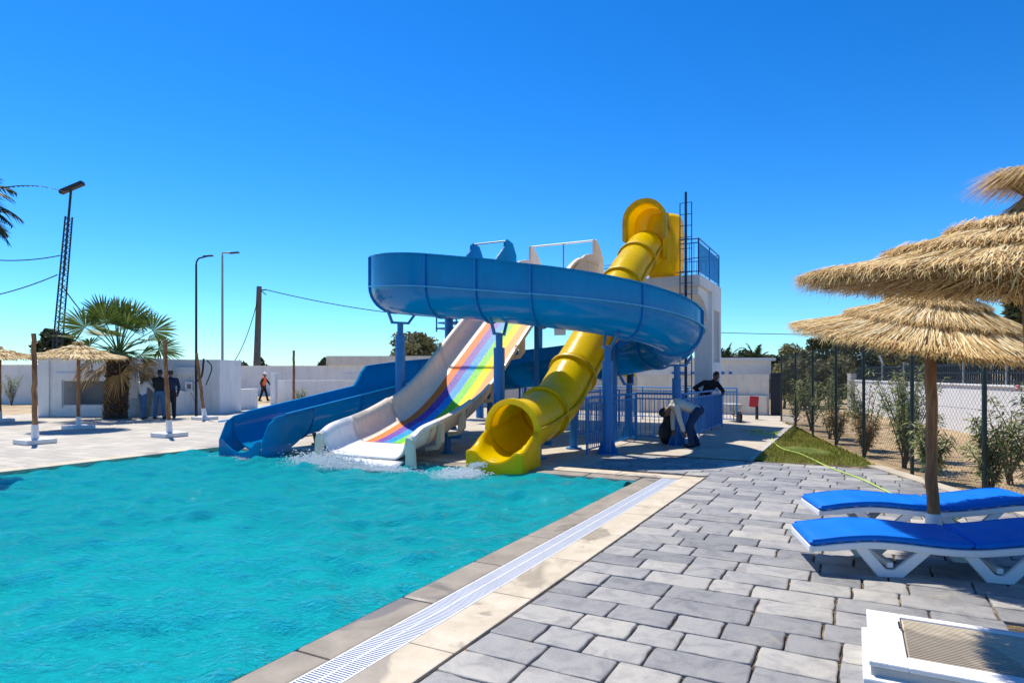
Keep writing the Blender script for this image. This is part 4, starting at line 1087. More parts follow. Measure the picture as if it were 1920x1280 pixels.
cv = MB(); bxx(cv, .172, 1.495, .056, .654, .10, .138); cvo = cv.build('cover', M['coping'], o)
for k in range(26):
    q = MB(); u_ = .066+.0225*k; bxx(q, .18, 1.487, u_, u_+.012, .1375, .1425); q.build('ridge', M['coping'], cvo)
q = MB(); q.tube([BX(.155, .22, .16), BX(.15, .25, .185), BX(.155, .28, .16)], .006, 6); q.build('handle', M['dark_steel'], o)

# ------------------------------------------------------------------ hose
hp = []
def hose_path(pts, n=14):
    P_ = [Vector(p) for p in pts]; out = []
    for i in range(len(P_)-1):
        a = P_[max(i-1, 0)]; b = P_[i]; c_ = P_[i+1]; d_ = P_[min(i+2, len(P_)-1)]
        for k in range(n):
            t = k/n; out.append(.5*((2*b)+(c_-a)*t+(2*a-5*b+4*c_-d_)*t*t+(3*b-a-3*c_+d_)*t**3))
    return out+[P_[-1]]
hs = [G(1392, 807)]
for k in range(1, 20): a = k*.66; hs.append(G(1418, 812)+Vector((.45*math.cos(a)*(.7+.3*math.sin(k*1.3))+.02*k, .9*math.sin(a)*(.7+.3*math.cos(k*.9)), .012*k/6)))
hs += [G(1448, 815), G(1450, 828), G(1466, 842), G(1500, 852), G(1530, 866), G(1560, 880), G(1610, 898), G(1660, 922), G(1730, 955), G(1800, 968)+Vector((.2, .2, 0)), G(1770, 985)]
hs = [Vector((p.x, p.y, max(.02, p.z+.02))) for p in hs]
q = MB(); q.tube(hose_path(hs, 6), .013, 6); tag(q.build('garden_hose', M['hose'], smooth=60), 'lime green garden hose snaking from the slab across the paving', 'hose')

# ------------------------------------------------------------------ chain link fence
FP = [(6.2, 8.4), (6.44, 10.3), (6.76, 12.3), (7.27, 14.36), (7.85, 16.7), (8.44, 19.06), (9.05, 21.5)]
FP = [(5.75, 5.0), (6.0, 6.6)]+FP
fn = thing('chain_link_fence', (FP[3][0], FP[3][1], 0), 'dark green chain link fence with steel posts along the right side', 'fence')
FH = 2.24
for (x, y) in FP:
    q = MB(); q.tube([(x, y, -.05), (x, y, FH)], .03, 8); q.build('post', M['green_steel'], fn, smooth=60)
wm = MB(); pitch = .082
for (x0, y0), (x1, y1) in zip(FP[:-1], FP[1:]):
    a = Vector((x0, y0, 0)); b = Vector((x1, y1, 0)); L = (b-a).length; t = (b-a)/L; n = t.cross(Z3)
    zz0, zz1 = .03, FH-.05; Hh = zz1-zz0; slope = 1.15
    k = -int(Hh/slope/pitch)-1
    while k*pitch < L:
        for sgn in (1, -1):
            s0 = k*pitch; pts_ = []
            sa, za = s0, (zz0 if sgn > 0 else zz1); sb, zb = s0+Hh/slope, (zz1 if sgn > 0 else zz0)
            if sa < 0: za += sgn*(-sa)*slope; sa = 0
            if sb > L: zb -= sgn*(sb-L)*slope; sb = L
            if sb-sa > .02:
                p0 = a+t*sa+Z3*za+n*(.0015*sgn); p1 = a+t*sb+Z3*zb+n*(.0015*sgn)
                wm.tube([p0, p1], .0016, 3, cap=False)
        k += 1
    for zz in (zz0, 1.12, zz1):
        wm.tube([a+Z3*zz+n*.005, b+Z3*zz+n*.005], .0025, 4, cap=False)
tag(wm.build('wire_mesh', M['green_steel'], fn, fix=False), kind='stuff')

# ------------------------------------------------------------------ walls and far buildings
def wall_thing(name, a, b, h, th, m, label, cat='wall', cap_h=0, z0=-.1, pil=None):
    a = Vector((a[0], a[1], 0)); b = Vector((b[0], b[1], 0)); o = thing(name, (a+b)/2, label, cat); t = (b-a).normalized(); n = t.cross(Z3)
    q = MB(); q.box((a+b)/2+Z3*(z0+h)/2, ((b-a).length/2, th/2, (h-z0)/2), t, n, Z3); q.build('wall_body', M[m], o)
    if cap_h:
        q = MB(); q.box((a+b)/2+Z3*(h+cap_h/2), ((b-a).length/2+.03, th/2+.04, cap_h/2), t, n, Z3); bevel_obj(q.build('coping', M[m], o), .01)
    return o, a, b, t, n
# right boundary wall with dark railing on top
o, a, b, t, n = wall_thing('boundary_wall', (15.1, 28.0), (10.0, 7.5), 1.27, .2, 'white_wall', 'white boundary wall behind the chain link fence at right', cap_h=.05)
L = (b-a).length
rr = thing('wall_top_railing', (a+b)/2+Z3*1.32, 'dark slatted railing standing on the white boundary wall', 'railing')
for zz in (1.40, 1.62, 1.84): 
    q = MB(); q.bar(a+Z3*zz, b+Z3*zz, .03, .05); q.build('rail', M['dark_steel'], rr)
q = MB(); q.box((0, 0, 1.60), (.012, .02, .29), t, n, Z3); me = q.mesh('slat', M['dark_steel'])
k = 0
while k*.13 < L:
    p = a+t*(k*.13); s_ = link('slat', me, rr); s_.location = Vector((p.x, p.y, 0))-ORG[rr]; k += 1
for k in range(9):
    p = a+t*(L*(k+.5)/9); q = MB(); q.box(p+Z3*1.65, (.04, .04, .34), t, n, Z3); q.build('post', M['galv'], rr)
    if k in (0, 1): q = MB(); q.bar(p+Z3*1.95, p+Z3*2.3-t*.45, .05); q.build('angled_bracket', M['galv'], rr)
q = MB(); q.box(a-t*.3+Z3*.75, (.28, .25, .85), t, n, Z3); go = q.build('gate_pillar', M['grey_wall']); tag(go, 'grey gate pillar at the far end of the white boundary wall', 'pillar')
# right back wall
o, a, b, t, n = wall_thing('back_wall', (5.4, 27.4), (10.05, 25.0), 1.57, .25, 'cream_wall', 'low cream rendered wall right of the tower with a ledge at its foot', cap_h=.0)
q = MB(); q.box((a+b)/2-n*-.25+Z3*.35, ((b-a).length/2-.05, .14, .38), t, n, Z3); q.build('ledge', M['cream_wall'], o)
q = MB(); q.box(b+t*.25+Z3*.8, (.2, .12, .82), t, n, Z3); tag(q.build('metal_gate_post', M['dark_steel']), 'dark metal gate leaf at the right end of the cream wall', 'gate')
# grey wall + white building seen below the blue bend
o, a, b, t, n = wall_thing('rear_wall', (-2, 31.5), (6.2, 27.6), 1.45, .25, 'grey_wall', 'grey rendered wall behind the tower and the blue railings')
fb = thing('white_building', (8, 46, 0), 'white building with a blue painted strip behind the tower ladder', 'building')
q = MB(); q.box((8, 46, 1.15), (9, 4, 1.28)); q.build('wall', M['white_wall'], fb)
q = MB(); q.box((8, 45.9, 2.53), (9.2, 4.2, .1)); q.build('roof_slab', M['white_wall'], fb)
for i, wdt in enumerate((.25, .5, .22, .35, .3, .45, .2)):
    q = MB(); q.box((10.6+i*.62, 41.96, 1.55), (wdt/2, .03, .16)); q.build('blue_mark', M['blue_steel'], fb)
for x_ in (7.6,):
    q = MB(); q.box((x_, 41.96, 1.6), (.5, .04, .6)); q.build('yellow_panel', M['yellow_fg'], fb)
# left kiosk
kb = thing('kiosk', (-15, 25.5, 0), 'low white kiosk with a wide recessed window behind the fan palm', 'building')
Xk = lambda x, Y: (x-960)*Y/1200
def ybox(mb_, x0, x1, y0, y1, z0, z1): mb_.box(((x0+x1)/2, (y0+y1)/2, (z0+z1)/2), (abs(x1-x0)/2, abs(y1-y0)/2, abs(z1-z0)/2))
xa, xb = Xk(76, 24), Xk(258, 24); wa, wb, wz0, wz1 = Xk(119, 24), Xk(222, 24), .42, 1.32
q = MB(); ybox(q, xa, wa, 24, 27.5, -.1, 2.12); ybox(q, wb, xb, 24, 27.5, -.1, 2.12); ybox(q, wa, wb, 24, 27.5, wz1, 2.12); ybox(q, wa, wb, 24, 27.5, -.1, wz0); q.build('wall', M['white_wall'], kb)
q = MB(); ybox(q, wa, wb, 24.75, 24.85, wz0, wz1); q.build('window_back', M['window_dark'], kb)
wf = MB()
for (x0, x1, z0, z1) in ((wa-.28, wa-.02, wz0-.1, wz1+.05), (wb+.02, wb+.28, wz0-.1, wz1+.05), (wa-.28, wb+.28, wz1+.05, wz1+.30)): ybox(wf, x0, x1, 23.93, 24.02, z0, z1)
wf.build('window_surround', M['white_wall'], kb)
q = MB(); ybox(q, xa-.05, xa+.35, 23.94, 24.02, -.1, 2.12); q.build('corner_pilaster', M['white_wall'], kb)
q = MB(); ybox(q, xa-.08, xb+.08, 23.9, 27.6, 2.12, 2.2); q.build('roof_edge', M['white_wall'], kb)
xc, xd = Xk(258, 25.4), Xk(412, 25.4)
q = MB(); ybox(q, xc-.6, xd, 25.4, 27.4, -.1, 2.15); q.build('side_block', M['white_wall'], kb)
n0, n1 = Xk(336, 25.4), Xk(366, 25.4)
nb = MB(); ybox(nb, n0-.1, n1+.1, 25.28, 25.42, 1.55, 1.85); ybox(nb, n0-.1, n0, 25.3, 25.42, .9, 1.5); ybox(nb, n1, n1+.1, 25.3, 25.42, .9, 1.5); nb.build('niche_frame', M['white_wall'], kb)
mbx = MB(); ybox(mbx, Xk(349, 25.3), Xk(361, 25.3), 25.2, 25.4, .9, 1.28); mo = mbx.build('meter_box', M['white_plastic'], kb)
q = MB(); ybox(q, Xk(351, 25.2), Xk(358, 25.2), 25.19, 25.21, 1.0, 1.18); q.build('meter_window', M['window_dark'], mo)
q = MB(); q.tube(hose_path([P(358, 735, 25.1), P(363, 746, 25), P(372, 766, 24.5)], 6), .012, 5); q.build('meter_cable', M['galv'], kb)
gp = MB(); p0 = G(243, 782); gp.box((p0.x+.1, p0.y+.6, .62), (.42, .02, .62), X3, Y3, Vector((.12, .1, 1)).normalized()); go = gp.build('glass_panel', M['galv']); tag(go, 'framed glass panel leaning on the kiosk beside the palm trunk', 'panel')
o, a, b, t, n = wall_thing('low_wall', (Xk(322, 24.6), 24.6), (Xk(478, 29.5), 29.5), .86, .3, 'white_wall', 'low white wall running right from the kiosk behind the lamp post', cap_h=.05)
o, a, b, t, n = wall_thing('long_back_wall', (-21.5, 47), (-13, 47), 2.12, .3, 'white_wall', 'long white back wall behind the walking worker', cap_h=.05)
lb = thing('flat_building', (-9, 49, 0), 'flat roofed pale building behind the blue slide with a grey band', 'building')
q = MB(); ybox(q, -13.2, -2, 46, 54, -.1, 2.2); q.build('wall', M['white_wall'], lb)
q = MB(); ybox(q, -13.3, -1.9, 45.8, 54.2, 2.2, 2.86); q.build('parapet', M['cream_wall'], lb)
for x0 in (-12.2, -9.6, -7.0):
    q = MB(); ybox(q, x0, x0+1.2, 45.95, 46.05, .0, 1.6); q.build('pilaster', M['white_wall'], lb)
q = MB(); ybox(q, Xk(508, 33), Xk(517, 33), 32.9, 33.3, -.1, 1.62); bevel_obj(q.build('white_pillar', M['white_wall']), .02); tag(bpy.data.objects['white_pillar'], 'small white pillar beyond the blue slide near the wooden pole', 'pillar')
o, a, b, t, n = wall_thing('garden_wall', (Xk(520, 34), 34), (-3, 34), 1.2, .25, 'white_wall', 'pale garden wall behind the blue slide outlet run', cap_h=.04)
o, a, b, t, n = wall_thing('left_far_wall', (-40, 36), (Xk(96, 34), 34), 2.02, .3, 'white_wall', 'white wall at the far left beyond the thatched parasols', cap_h=.05)

# ------------------------------------------------------------------ plants
def leafcloud(mb_, tn, c, rad, n, size, rnd, lo=0.0, hi=1.0, flat=.8):
    c = Vector(c)
    for i in range(n):
        d_ = Vector((rnd.gauss(0, 1), rnd.gauss(0, 1), rnd.gauss(0, 1))).normalized()*(rnd.random()**.4)
        p = c+Vector((d_.x*rad[0], d_.y*rad[1], d_.z*rad[2]))
        a = Vector((rnd.gauss(0, 1), rnd.gauss(0, 1), rnd.gauss(0, .7))).normalized(); b = a.cross(Vector((rnd.gauss(0, 1), rnd.gauss(0, 1), rnd.gauss(0, 1)))).normalized()
        s_ = size*rnd.uniform(.6, 1.3)
        mb_.add([p-a*s_, p+b*s_*.45, p+a*s_, p-b*s_*.45], [(0, 1, 2, 3)])
        tn.append(min(1, max(0, rnd.gauss(.45, .2)+d_.z*.15)))
def tree(base, h, rad, label, seed, m='leaf_dark', n=2600, size=.16, trunk=.14, group='background trees', lobes=9):
    rnd = random.Random(seed); base = Vector(base); o = thing('tree', base, label, 'tree', group)
    q = MB(); tops = []
    ch = h-rad[2]
    q.tube([base-Z3*.1, base+Vector((rnd.gauss(0, .1), 0, ch*.5)), base+Vector((rnd.gauss(0, .15), 0, ch))], [trunk*1.2, trunk, trunk*.7], 7)
    for k in range(lobes):
        a = 2*PI*k/lobes+rnd.uniform(-.3, .3); rr_ = rnd.uniform(.25, .8)
        tp = base+Vector((rad[0]*rr_*math.cos(a), rad[1]*rr_*math.sin(a), ch+rad[2]*rnd.uniform(-.45, .62))); tops.append(tp)
        q.tube([base+Z3*ch*.6, (base+Z3*ch*.8).lerp(tp, .5), tp], [trunk*.5, trunk*.3, trunk*.1], 5)
    q.build('trunk', M['bark'], o, smooth=60)
    mb_ = MB(); tn = []
    for tp in tops:
        f = rnd.uniform(.32, .52); leafcloud(mb_, tn, tp, (rad[0]*f, rad[1]*f, rad[2]*f*.9), n//lobes, size, rnd)
    mb_.c = tn; mb_.build('crown', M[m], o, fix=False); return o
# bush-like tree behind the flat building, trees behind the kiosk, hedge of distant shrubs
tree(P(775, 730, 56), 5.2, (2.5, 2.2, 2.2), 'round olive tree above the flat building', 1, 'leaf_olive', 5200, .2, .16, lobes=14)
tree(P(112, 745, 37), 4.1, (1.0, 1.0, 1.3), 'dark tree behind the kiosk at the foot of the floodlight mast', 2, 'leaf_dark', 3000, .17)
tree(P(90, 745, 39), 3.7, (.9, .9, 1.1), 'lower dark tree left of the kiosk roof', 3, 'leaf_dark', 2200, .17)
for i, (x, Y, h, rw) in enumerate(((440, 60, 2.9, 1.3), (462, 62, 2.5, 1.2), (492, 58, 3.2, .7), (535, 66, 2.7, 1.4), (560, 66, 2.6, 1.2), (608, 60, 3.1, .8), (585, 70, 2.4, 1.5))):
    tree(P(x, 700+1920/Y, Y), h, (rw*.9, rw*.8, h*.42), ('wide low dark shrub', 'rounded dark shrub', 'pointed dark cypress-like shrub', 'low spreading shrub', 'small dark shrub', 'upright dark shrub', 'thin distant shrub')[i]+(' behind the long back wall, left of the utility pole', ' just left of the utility pole', ' just right of the utility pole', ' in the middle above the back wall', ' over the bare pole tip', ' beside the flat building', ' between the bare pole and flat building')[i], 20+i, 'leaf_dark', 1100, .2, .1, lobes=6)
RT_ = ((1375, 60, 4.0, 2.6), (1398, 70, 4.2, 3.2), (1440, 62, 3.8, 2.6), (1500, 64, 5.0, 2.8), (1545, 60, 5.2, 3.0), (1600, 58, 5.4, 3.2), (1660, 56, 5.2, 3.2), (1720, 52, 5.0, 3.0), (1785, 48, 4.8, 2.8), (1850, 44, 4.6, 2.6), (1915, 40, 4.8, 2.6), (1912, 24, 5.0, .6))
RL = ('behind the cream wall beside the tower', 'between the two date palms', 'right of the large date palm', 'at the far end of the fence', 'behind the third far fence post', 'above the gate pillar', 'right of the gate pillar', 'over the boundary wall left of the parasol pole', 'over the boundary wall right of the parasol pole', 'behind the right rim of the lower parasol', 'at the right picture edge', 'thin and tall, tip showing between the two parasols')
for i, (x, Y, h, rw) in enumerate(RT_):
    tree(P(x, 700+1920/Y, Y), h, (rw, rw*.8, h*.42), 'dusty dark green tree '+RL[i], 40+i, ('leaf_dark', 'leaf_olive')[i % 2], 2600, .2, .13, lobes=10)
for i, (x, Y, h, rw) in enumerate(((1470, 30, 2.2, .9), (1498, 33, 2.5, 1.1), (1532, 30, 2.1, .9), (1560, 35, 2.6, 1.2), (1585, 42, 2.8, 1.4), (1483, 40, 2.6, 1.3))):
    tree(P(x, 700+1920/Y, Y), h, (rw, rw*.8, h*.55), 'olive brown bush beyond the fence '+('beside its last post', 'between its last two posts', 'low and thick by its third far post', 'wide, left of the gate pillar', 'tall, just behind the gate pillar', 'taller, behind the last posts')[i], 70+i, 'leaf_olive', 2400, .13, .06, 'bushes beyond the fence', 10)
def frond_feather(mb_, tn, p0, d_, L, n, ll, rnd, droop=.6, w=.02, lw=1.0):
    d_ = Vector(d_).normalized(); side = d_.cross(Z3).normalized(); prev = Vector(p0); pts_ = []
    for i in range(n+1):
        f = i/n; dd = (d_-Z3*(droop*f*f*1.6)).normalized(); pts_.append((prev.copy(), dd)); prev = prev+dd*(L/n)
    mb_.tube([p for p, _ in pts_], [w*(1.1-f/n) for f in range(n+1)], 4, cap=False); tn += [.5]*(4*n)
    for i in range(1, n+1):
        p, dd = pts_[i]; f = i/n; l_ = ll*math.sin(PI*(.12+.80*f))
        for s_ in (-1, 1):
            tip = p+side*(s_*l_*.8)+dd*l_*.55-Z3*(l_*rnd.uniform(.1, .45)); k = dd*w*1.5
            mb_.add([p-k*lw, p+k*lw, tip], [(0, 1, 2)]); tn.append(min(1, max(0, rnd.gauss(.5, .2))))
def date_palm(base, h, L, label, seed, n=38, trunk=.28, m='palm_dark'):
    rnd = random.Random(seed); base = Vector(base); o = thing('date_palm', base, label, 'palm tree', 'date palms')
    q = MB(); q.tube([base-Z3*.1, base+Z3*h*.5, base+Z3*h], [trunk*1.2, trunk, trunk*1.1], 9); q.build('trunk', M['trunk'], o, smooth=60)
    for k in range(n):
        a = 2.4*k; el = R(80-150*k/n); mb_ = MB(); tn = []
        frond_feather(mb_, tn, base+Z3*h, (math.cos(a)*math.cos(el), math.sin(a)*math.cos(el), math.sin(el)), L*rnd.uniform(.8, 1.1), 18, L*.30, rnd, .55, .02, 2.2)
        mb_.c = tn; mb_.build('frond', M[m], o, fix=False)
date_palm(P(1416, 745, 45), 2.3, 1.55, 'larger date palm with arching fronds above the cream wall', 5)
date_palm(P(1360, 745, 45), 2.3, 1.6, 'date palm partly hidden behind the white tower', 6)
# palm at the upper left: only its hanging fronds reach into the picture
op = Vector((-9.55, 11.0, 0))
rnd = random.Random(9); o = thing('tall_palm', op, 'tall palm outside the left edge whose dark fronds hang into view', 'palm tree')
q = MB(); q.tube([op-Z3*.1, op+Z3*2.4, op+Z3*4.6], [.3, .24, .24], 9); q.build('trunk', M['trunk'], o, smooth=60)
for k in range(44):
    a = 2.4*k; el = R(55-125*k/44); mb_ = MB(); tn = []
    frond_feather(mb_, tn, op+Z3*4.55, (math.cos(a)*math.cos(el), math.sin(a)*math.cos(el), math.sin(el)), 1.0*rnd.uniform(.75, 1.1), 26, .40, rnd, .8, .012, 1.6)
    mb_.c = tn; mb_.build('frond', M['palm_dark'], o, fix=False)
mb_ = MB(); tn = []; frond_feather(mb_, tn, op+Z3*4.6, (1, .05, .30), 1.9, 24, .05, rnd, .45, .016); mb_.c = tn; mb_.build('frond', M['palm_dark'], o, fix=False)

# fan palm in front of the kiosk
fpb = G(216, 784); fp = thing('fan_palm', fpb, 'short fan palm with a thick dark trunk and dry skirt of fronds', 'palm tree')
q = MB(); L_ = []; Rr_ = []
for i in range(22):
    f = i/21; L_.append(fpb+Vector((.02*math.sin(i*2.1)+.12*f, 0, -.05+2.35*f))); Rr_.append(.36*(1.08-.12*f)+.018*(-1)**i)
q.tube(L_, Rr_, 18); q.build('trunk', M['trunk'], fp, smooth=30)
rnd = random.Random(31)
sk = MB(); tn = []
for i in range(420):
    a = rnd.uniform(0, 2*PI); f = rnd.random(); r_ = .37+.03*rnd.random(); z = .1+2.1*f; c_, s_ = math.cos(a), math.sin(a)
    p = fpb+Vector((r_*c_+.12*f, r_*s_, z)); e = p+Vector((c_*.07, s_*.07, .10*rnd.uniform(.3, 1))); sd = Vector((-s_, c_, 0))*.045
    sk.add([p-sd, p+sd, e+sd*.4, e-sd*.4], [(0, 1, 2, 3)]); tn.append(rnd.random()*.4)
sk.c = tn; tag(sk.build('frond_stubs', M['palm_dry'], fp, fix=False), kind='stuff')
def fan_frond(hub_dir, plen, blen, dry, seed):
    rnd = random.Random(seed); mb_ = MB(); tn = []
    c0 = fpb+Vector((.12, 0, 2.28)); d_ = Vector(hub_dir).normalized()
    side = d_.cross(Z3)
    if side.length < .1: side = X3.copy()
    side.normalize(); up = side.cross(d_)
    sag = .25 if not dry else .5
    hub = c0+d_*plen-Z3*(sag*plen*plen*.3)
    mb_.tube([c0, c0.lerp(hub, .5)+Z3*.05*plen, hub], [.028, .02, .014], 5); tn += [.55]*12
    d2 = ((hub-c0).normalized()-Z3*(.38*(1-abs(d_.z)**2))).normalized(); nb_ = 26
    side = d2.cross(Z3)
    if side.length < .15: side = Vector((rnd.gauss(0, 1), rnd.gauss(0, 1), 0))
    side.normalize(); up = side.cross(d2); rl_ = rnd.gauss(0, .55); side, up = side*math.cos(rl_)+up*math.sin(rl_), up*math.cos(rl_)-side*math.sin(rl_)
    for k in range(nb_):
        a = R(-105+210*(k+.5)/nb_+rnd.gauss(0, 2)); l_ = blen*(.72+.28*math.cos(a*.8))*rnd.uniform(.88, 1.06)
        dir_ = d2*math.cos(a)+side*math.sin(a)+up*.15*abs(math.sin(a)); dir_.normalize()
        w_ = l_*math.tan(R(210/nb_/2))*.55
        nrm = up; sd = dir_.cross(nrm).normalized()
        p1 = hub+dir_*l_*.55; dr = rnd.uniform(.05, .22) if not dry else rnd.uniform(.4, .8)
        p2 = hub+dir_*l_*.82-Z3*dr*l_*.25; p3 = hub+dir_*l_-Z3*dr*l_*.55
        f_ = up*.012
        mb_.add([hub, p1-sd*w_, p1+f_, p1+sd*w_, p2-sd*w_*.55, p2+sd*w_*.55, p3], [(0, 1, 2), (0, 2, 3), (1, 4, 5, 3), (4, 6, 5)])
        tc = min(1, max(0, rnd.gauss(.5, .18))); tn += [tc, min(1, tc+.12), tc, min(1, tc+.1)]
    mb_.c = tn; o_ = mb_.build('frond', M['palm_dry' if dry else 'palm'], fp, fix=False)
    if dry: o_['label'] = 'dry tan frond'
for k in range(25):
    a = 2.399*k+.4; el = R(86-84*k/25)
    fan_frond((math.cos(a)*math.cos(el), math.sin(a)*math.cos(el), math.sin(el)), rnd.uniform(1.25, 1.55)*(.85+.22*max(0, math.sin(el))), rnd.uniform(.82, 1.0), False, 100+k)
for k in range(8):
    a = 2.399*k+1.1; el = R(-10-34*(k/8))
    fan_frond((math.cos(a)*math.cos(el), math.sin(a)*math.cos(el), math.sin(el)), rnd.uniform(.7, 1.0), rnd.uniform(.6, .85), True, 200+k)

# oleanders along the fence
def oleander(base, h, label, seed, n=10, dens=1.0, dry=.15, flowers=0):
    rnd = random.Random(seed); base = Vector(base); o = thing('oleander_shrub', base, label, 'shrub', 'oleander shrubs by the fence')
    q = MB(); mb_ = MB(); tn = []; fl = MB()
    for k in range(n):
        a = rnd.uniform(0, 2*PI); sp = rnd.uniform(.15, .75)*h*.5; hh = h*rnd.uniform(.6, 1.05)
        pts_ = [base+Vector((math.cos(a)*sp*f**1.3+rnd.gauss(0, .015), math.sin(a)*sp*f**1.3+rnd.gauss(0, .015), hh*f)) for f in (0, .25, .5, .75, 1)]
        q.tube(pts_, [.014, .012, .009, .007, .004], 5)
        for i in range(int(95*dens)):
            f = rnd.uniform(.22, 1)**.8; j = min(3, int(f*4)); p = pts_[j].lerp(pts_[j+1], f*4-j) if f < 1 else pts_[-1]
            b = rnd.uniform(0, 2*PI); e = rnd.uniform(-.5, .9); d_ = Vector((math.cos(b)*math.cos(e), math.sin(b)*math.cos(e), math.sin(e)))
            p = p+d_*rnd.uniform(0, .05); l_ = rnd.uniform(.09, .17); s_ = d_.cross(Z3).normalized()*rnd.uniform(.011, .018)
            m1 = p+d_*l_*.5; e1 = p+d_*l_-Z3*l_*rnd.uniform(.1, .45)
            mb_.add([p, m1+s_, e1, m1-s_], [(0, 1, 2, 3)]); tn.append(min(1, max(0, rnd.gauss(.5, .22))))
    q.build('stems', M['bark'], o, smooth=60); mb_.c = tn; mb_.build('foliage', M['dry_twig' if dry > .5 else 'leaf'], o, fix=False)
    if flowers:
        for i in range(flowers):
            a = rnd.uniform(0, 2*PI); r_ = rnd.uniform(0, .3); fl.ell(base+Vector((r_*math.cos(a), r_*math.sin(a), h*rnd.uniform(.8, 1))), (.03, .03, .02), 6, 4)
        fl.build('blossoms', M['flower'], o)
oleander((7.9, 15.9, -.02), 1.55, 'pale green shrub seen behind the fourth far fence post', 1, 12)
oleander((8.5, 18.2, -.02), 1.5, 'shrub at the far end of the fence', 2, 11)
oleander((7.55, 13.6, -.02), 1.35, 'leafy shrub right of the turf behind the fence', 3, 13)
oleander((7.4, 12.0, -.02), 1.7, 'tall leafy shrub left of the parasol pole', 4, 15, 1.1)
oleander((6.75, 11.0, -.02), 1.5, 'shrub touching the parasol pole on its left side', 5, 11)
oleander((6.3, 9.6, -.02), .9, 'low drooping shrub just right of the parasol pole', 6, 13)
oleander((6.35, 8.5, -.02), 1.0, 'low shrub behind the far lounger', 7, 11)
oleander((6.75, 8.2, -.02), 1.55, 'tall shrub with pink blossom at the right picture edge', 8, 16, 1.1, 0, 6)
oleander((9.0, 20.3, -.02), 1.4, 'farthest shrub by the last fence post', 9, 9)
oleander((7.3, 9.4, -.02), 1.1, 'sparse brown twiggy shrub in the dry bed', 10, 10, .5, .9)
oleander((6.95, 12.6, -.02), .8, 'short dry shrub at the turf edge', 11, 10, .6, .9)
oleander((7.5, 14.8, -.02), .75, 'dry low shrub beside the middle fence posts', 12, 10, .6, .9)
oleander(P(22, 756, 33)+Vector((0, 0, -.1)), 1.6, 'small leafy shrub against the far left white wall', 13, 9, 1.2)
oleander((Xk(563, 28), 28, -.02), 1.0, 'small yellow green plant right of the bare pole above the blue slide', 14, 9, .7)

# ------------------------------------------------------------------ masts, poles, cables
def lamp(base, h, armlen, label, r=.07, curved=True):
    base = Vector(base); o = thing('street_lamp', base, label, 'lamp post', 'street lamps')
    q = MB(); q.tube([base-Z3*.1, base+Z3*(h-.25)], [r, r*.7], 10)
    if curved: q.tube([base+Z3*(h-.25)+X3*(armlen*.35*(1-math.cos(PI/2*k/6)))+Z3*(.25*math.sin(PI/2*k/6)) for k in range(7)]+[base+Z3*(h+.06)+X3*armlen*.8], r*.6, 8)
    else: q.tube([base+Z3*(h-.25), base+Z3*h, base+Z3*h+X3*armlen*.6], r*.6, 8)
    q.build('pole', M['dark_steel'] if curved else M['galv'], o, smooth=60)
    q = MB(); e = base+Z3*(h+(.06 if curved else 0))+X3*armlen*.5; q.box(e+X3*armlen*.3, (armlen*.32, r*1.3, r*.5), Vector((1, 0, .08)).normalized(), Y3, Vector((-.08, 0, 1)).normalized()); bevel_obj(q.build('lamp_head', M['dark_steel'], o), .015)
lamp((Xk(384, 24.2)+.02, 23.5, 0), 1.6+217*23.5/1200, .55, 'dark lamp post with a curved arm rising behind the bare pole', .05)
lamp((Xk(417, 52), 52, 0), 1.6+226*52/1200, 1.2, 'tall grey street lamp beyond the back wall', .11, False)
# utility pole with its cables
ub = Vector((Xk(480, 50), 50, 0)); ut = P(486, 537, 50)
up_ = thing('utility_pole', ub, 'weathered grey utility pole beyond the back wall', 'utility pole')
q = MB(); q.tube([ub-Z3*.1, ut], [.30, .19], 10); q.build('pole', M['pole_grey'], up_, smooth=60)
q = MB(); q.bar(ut-Z3*.3+X3*.1, ut-Z3*.25+X3*.55, .08); q.bar(ut-Z3*.3+X3*.1, ut-Z3*.65+X3*.55, .06); q.build('bracket', M['dark_steel'], up_)
def cable(a, b, sag, label, r=.02):
    a = Vector(a); b = Vector(b); pts_ = [a.lerp(b, k/16)-Z3*(sag*4*(k/16)*(1-k/16)) for k in range(17)]
    q = MB(); q.tube(pts_, r, 5); tag(q.build('cable', M['dark_steel'], smooth=60), label, 'cable', 'overhead cables')
cable(ut-Z3*.25+X3*.5, P(905, 597, 58), .55, 'overhead cable from the utility pole to behind the blue slide', .035)
cable(ut-Z3*.6, P(440, 676, 48), .6, 'slack cable hanging down left of the utility pole', .03)
cable(P(1300, 622, 60), P(2300, 612, 55), .5, 'thin cable crossing the sky right of the tower', .03)
# floodlight mast
mt_, mbase = P(133, 358, 34), P(98, 700+1920/34, 34)
fm = thing('floodlight_mast', mbase, 'leaning dark lattice mast with a floodlight bar on top', 'mast')
ax_ = (mt_-mbase); L = ax_.length; ax_.normalize(); n1 = ax_.cross(Y3).normalized(); n2 = ax_.cross(n1)
legs = []
for k in range(3):
    a = 2*PI*k/3; legs.append(lambda f, a=a: mbase+ax_*(L*f)+(n1*math.cos(a)+n2*math.sin(a))*(.26*(1-f*.35)))
for lg_ in legs:
    q = MB(); q.tube([lg_(0), lg_(.88)], .04, 6); q.build('leg', M['dark_steel'], fm)
q = MB()
for i in range(34):
    f0 = .88*i/34; f1 = .88*(i+1)/34
    for k in range(3): q.tube([legs[k](f0), legs[(k+1) % 3](f1)], .018, 4)
q.build('lattice', M['dark_steel'], fm)
q = MB(); q.tube([mbase+ax_*L*.6, mt_], .06, 8); q.build('top_pole', M['dark_steel'], fm)
q = MB(); q.bar(P(113, 361, 34), P(156, 343, 34), .30, .22); bevel_obj(q.build('floodlight_bar', M['dark_steel'], fm), .03)
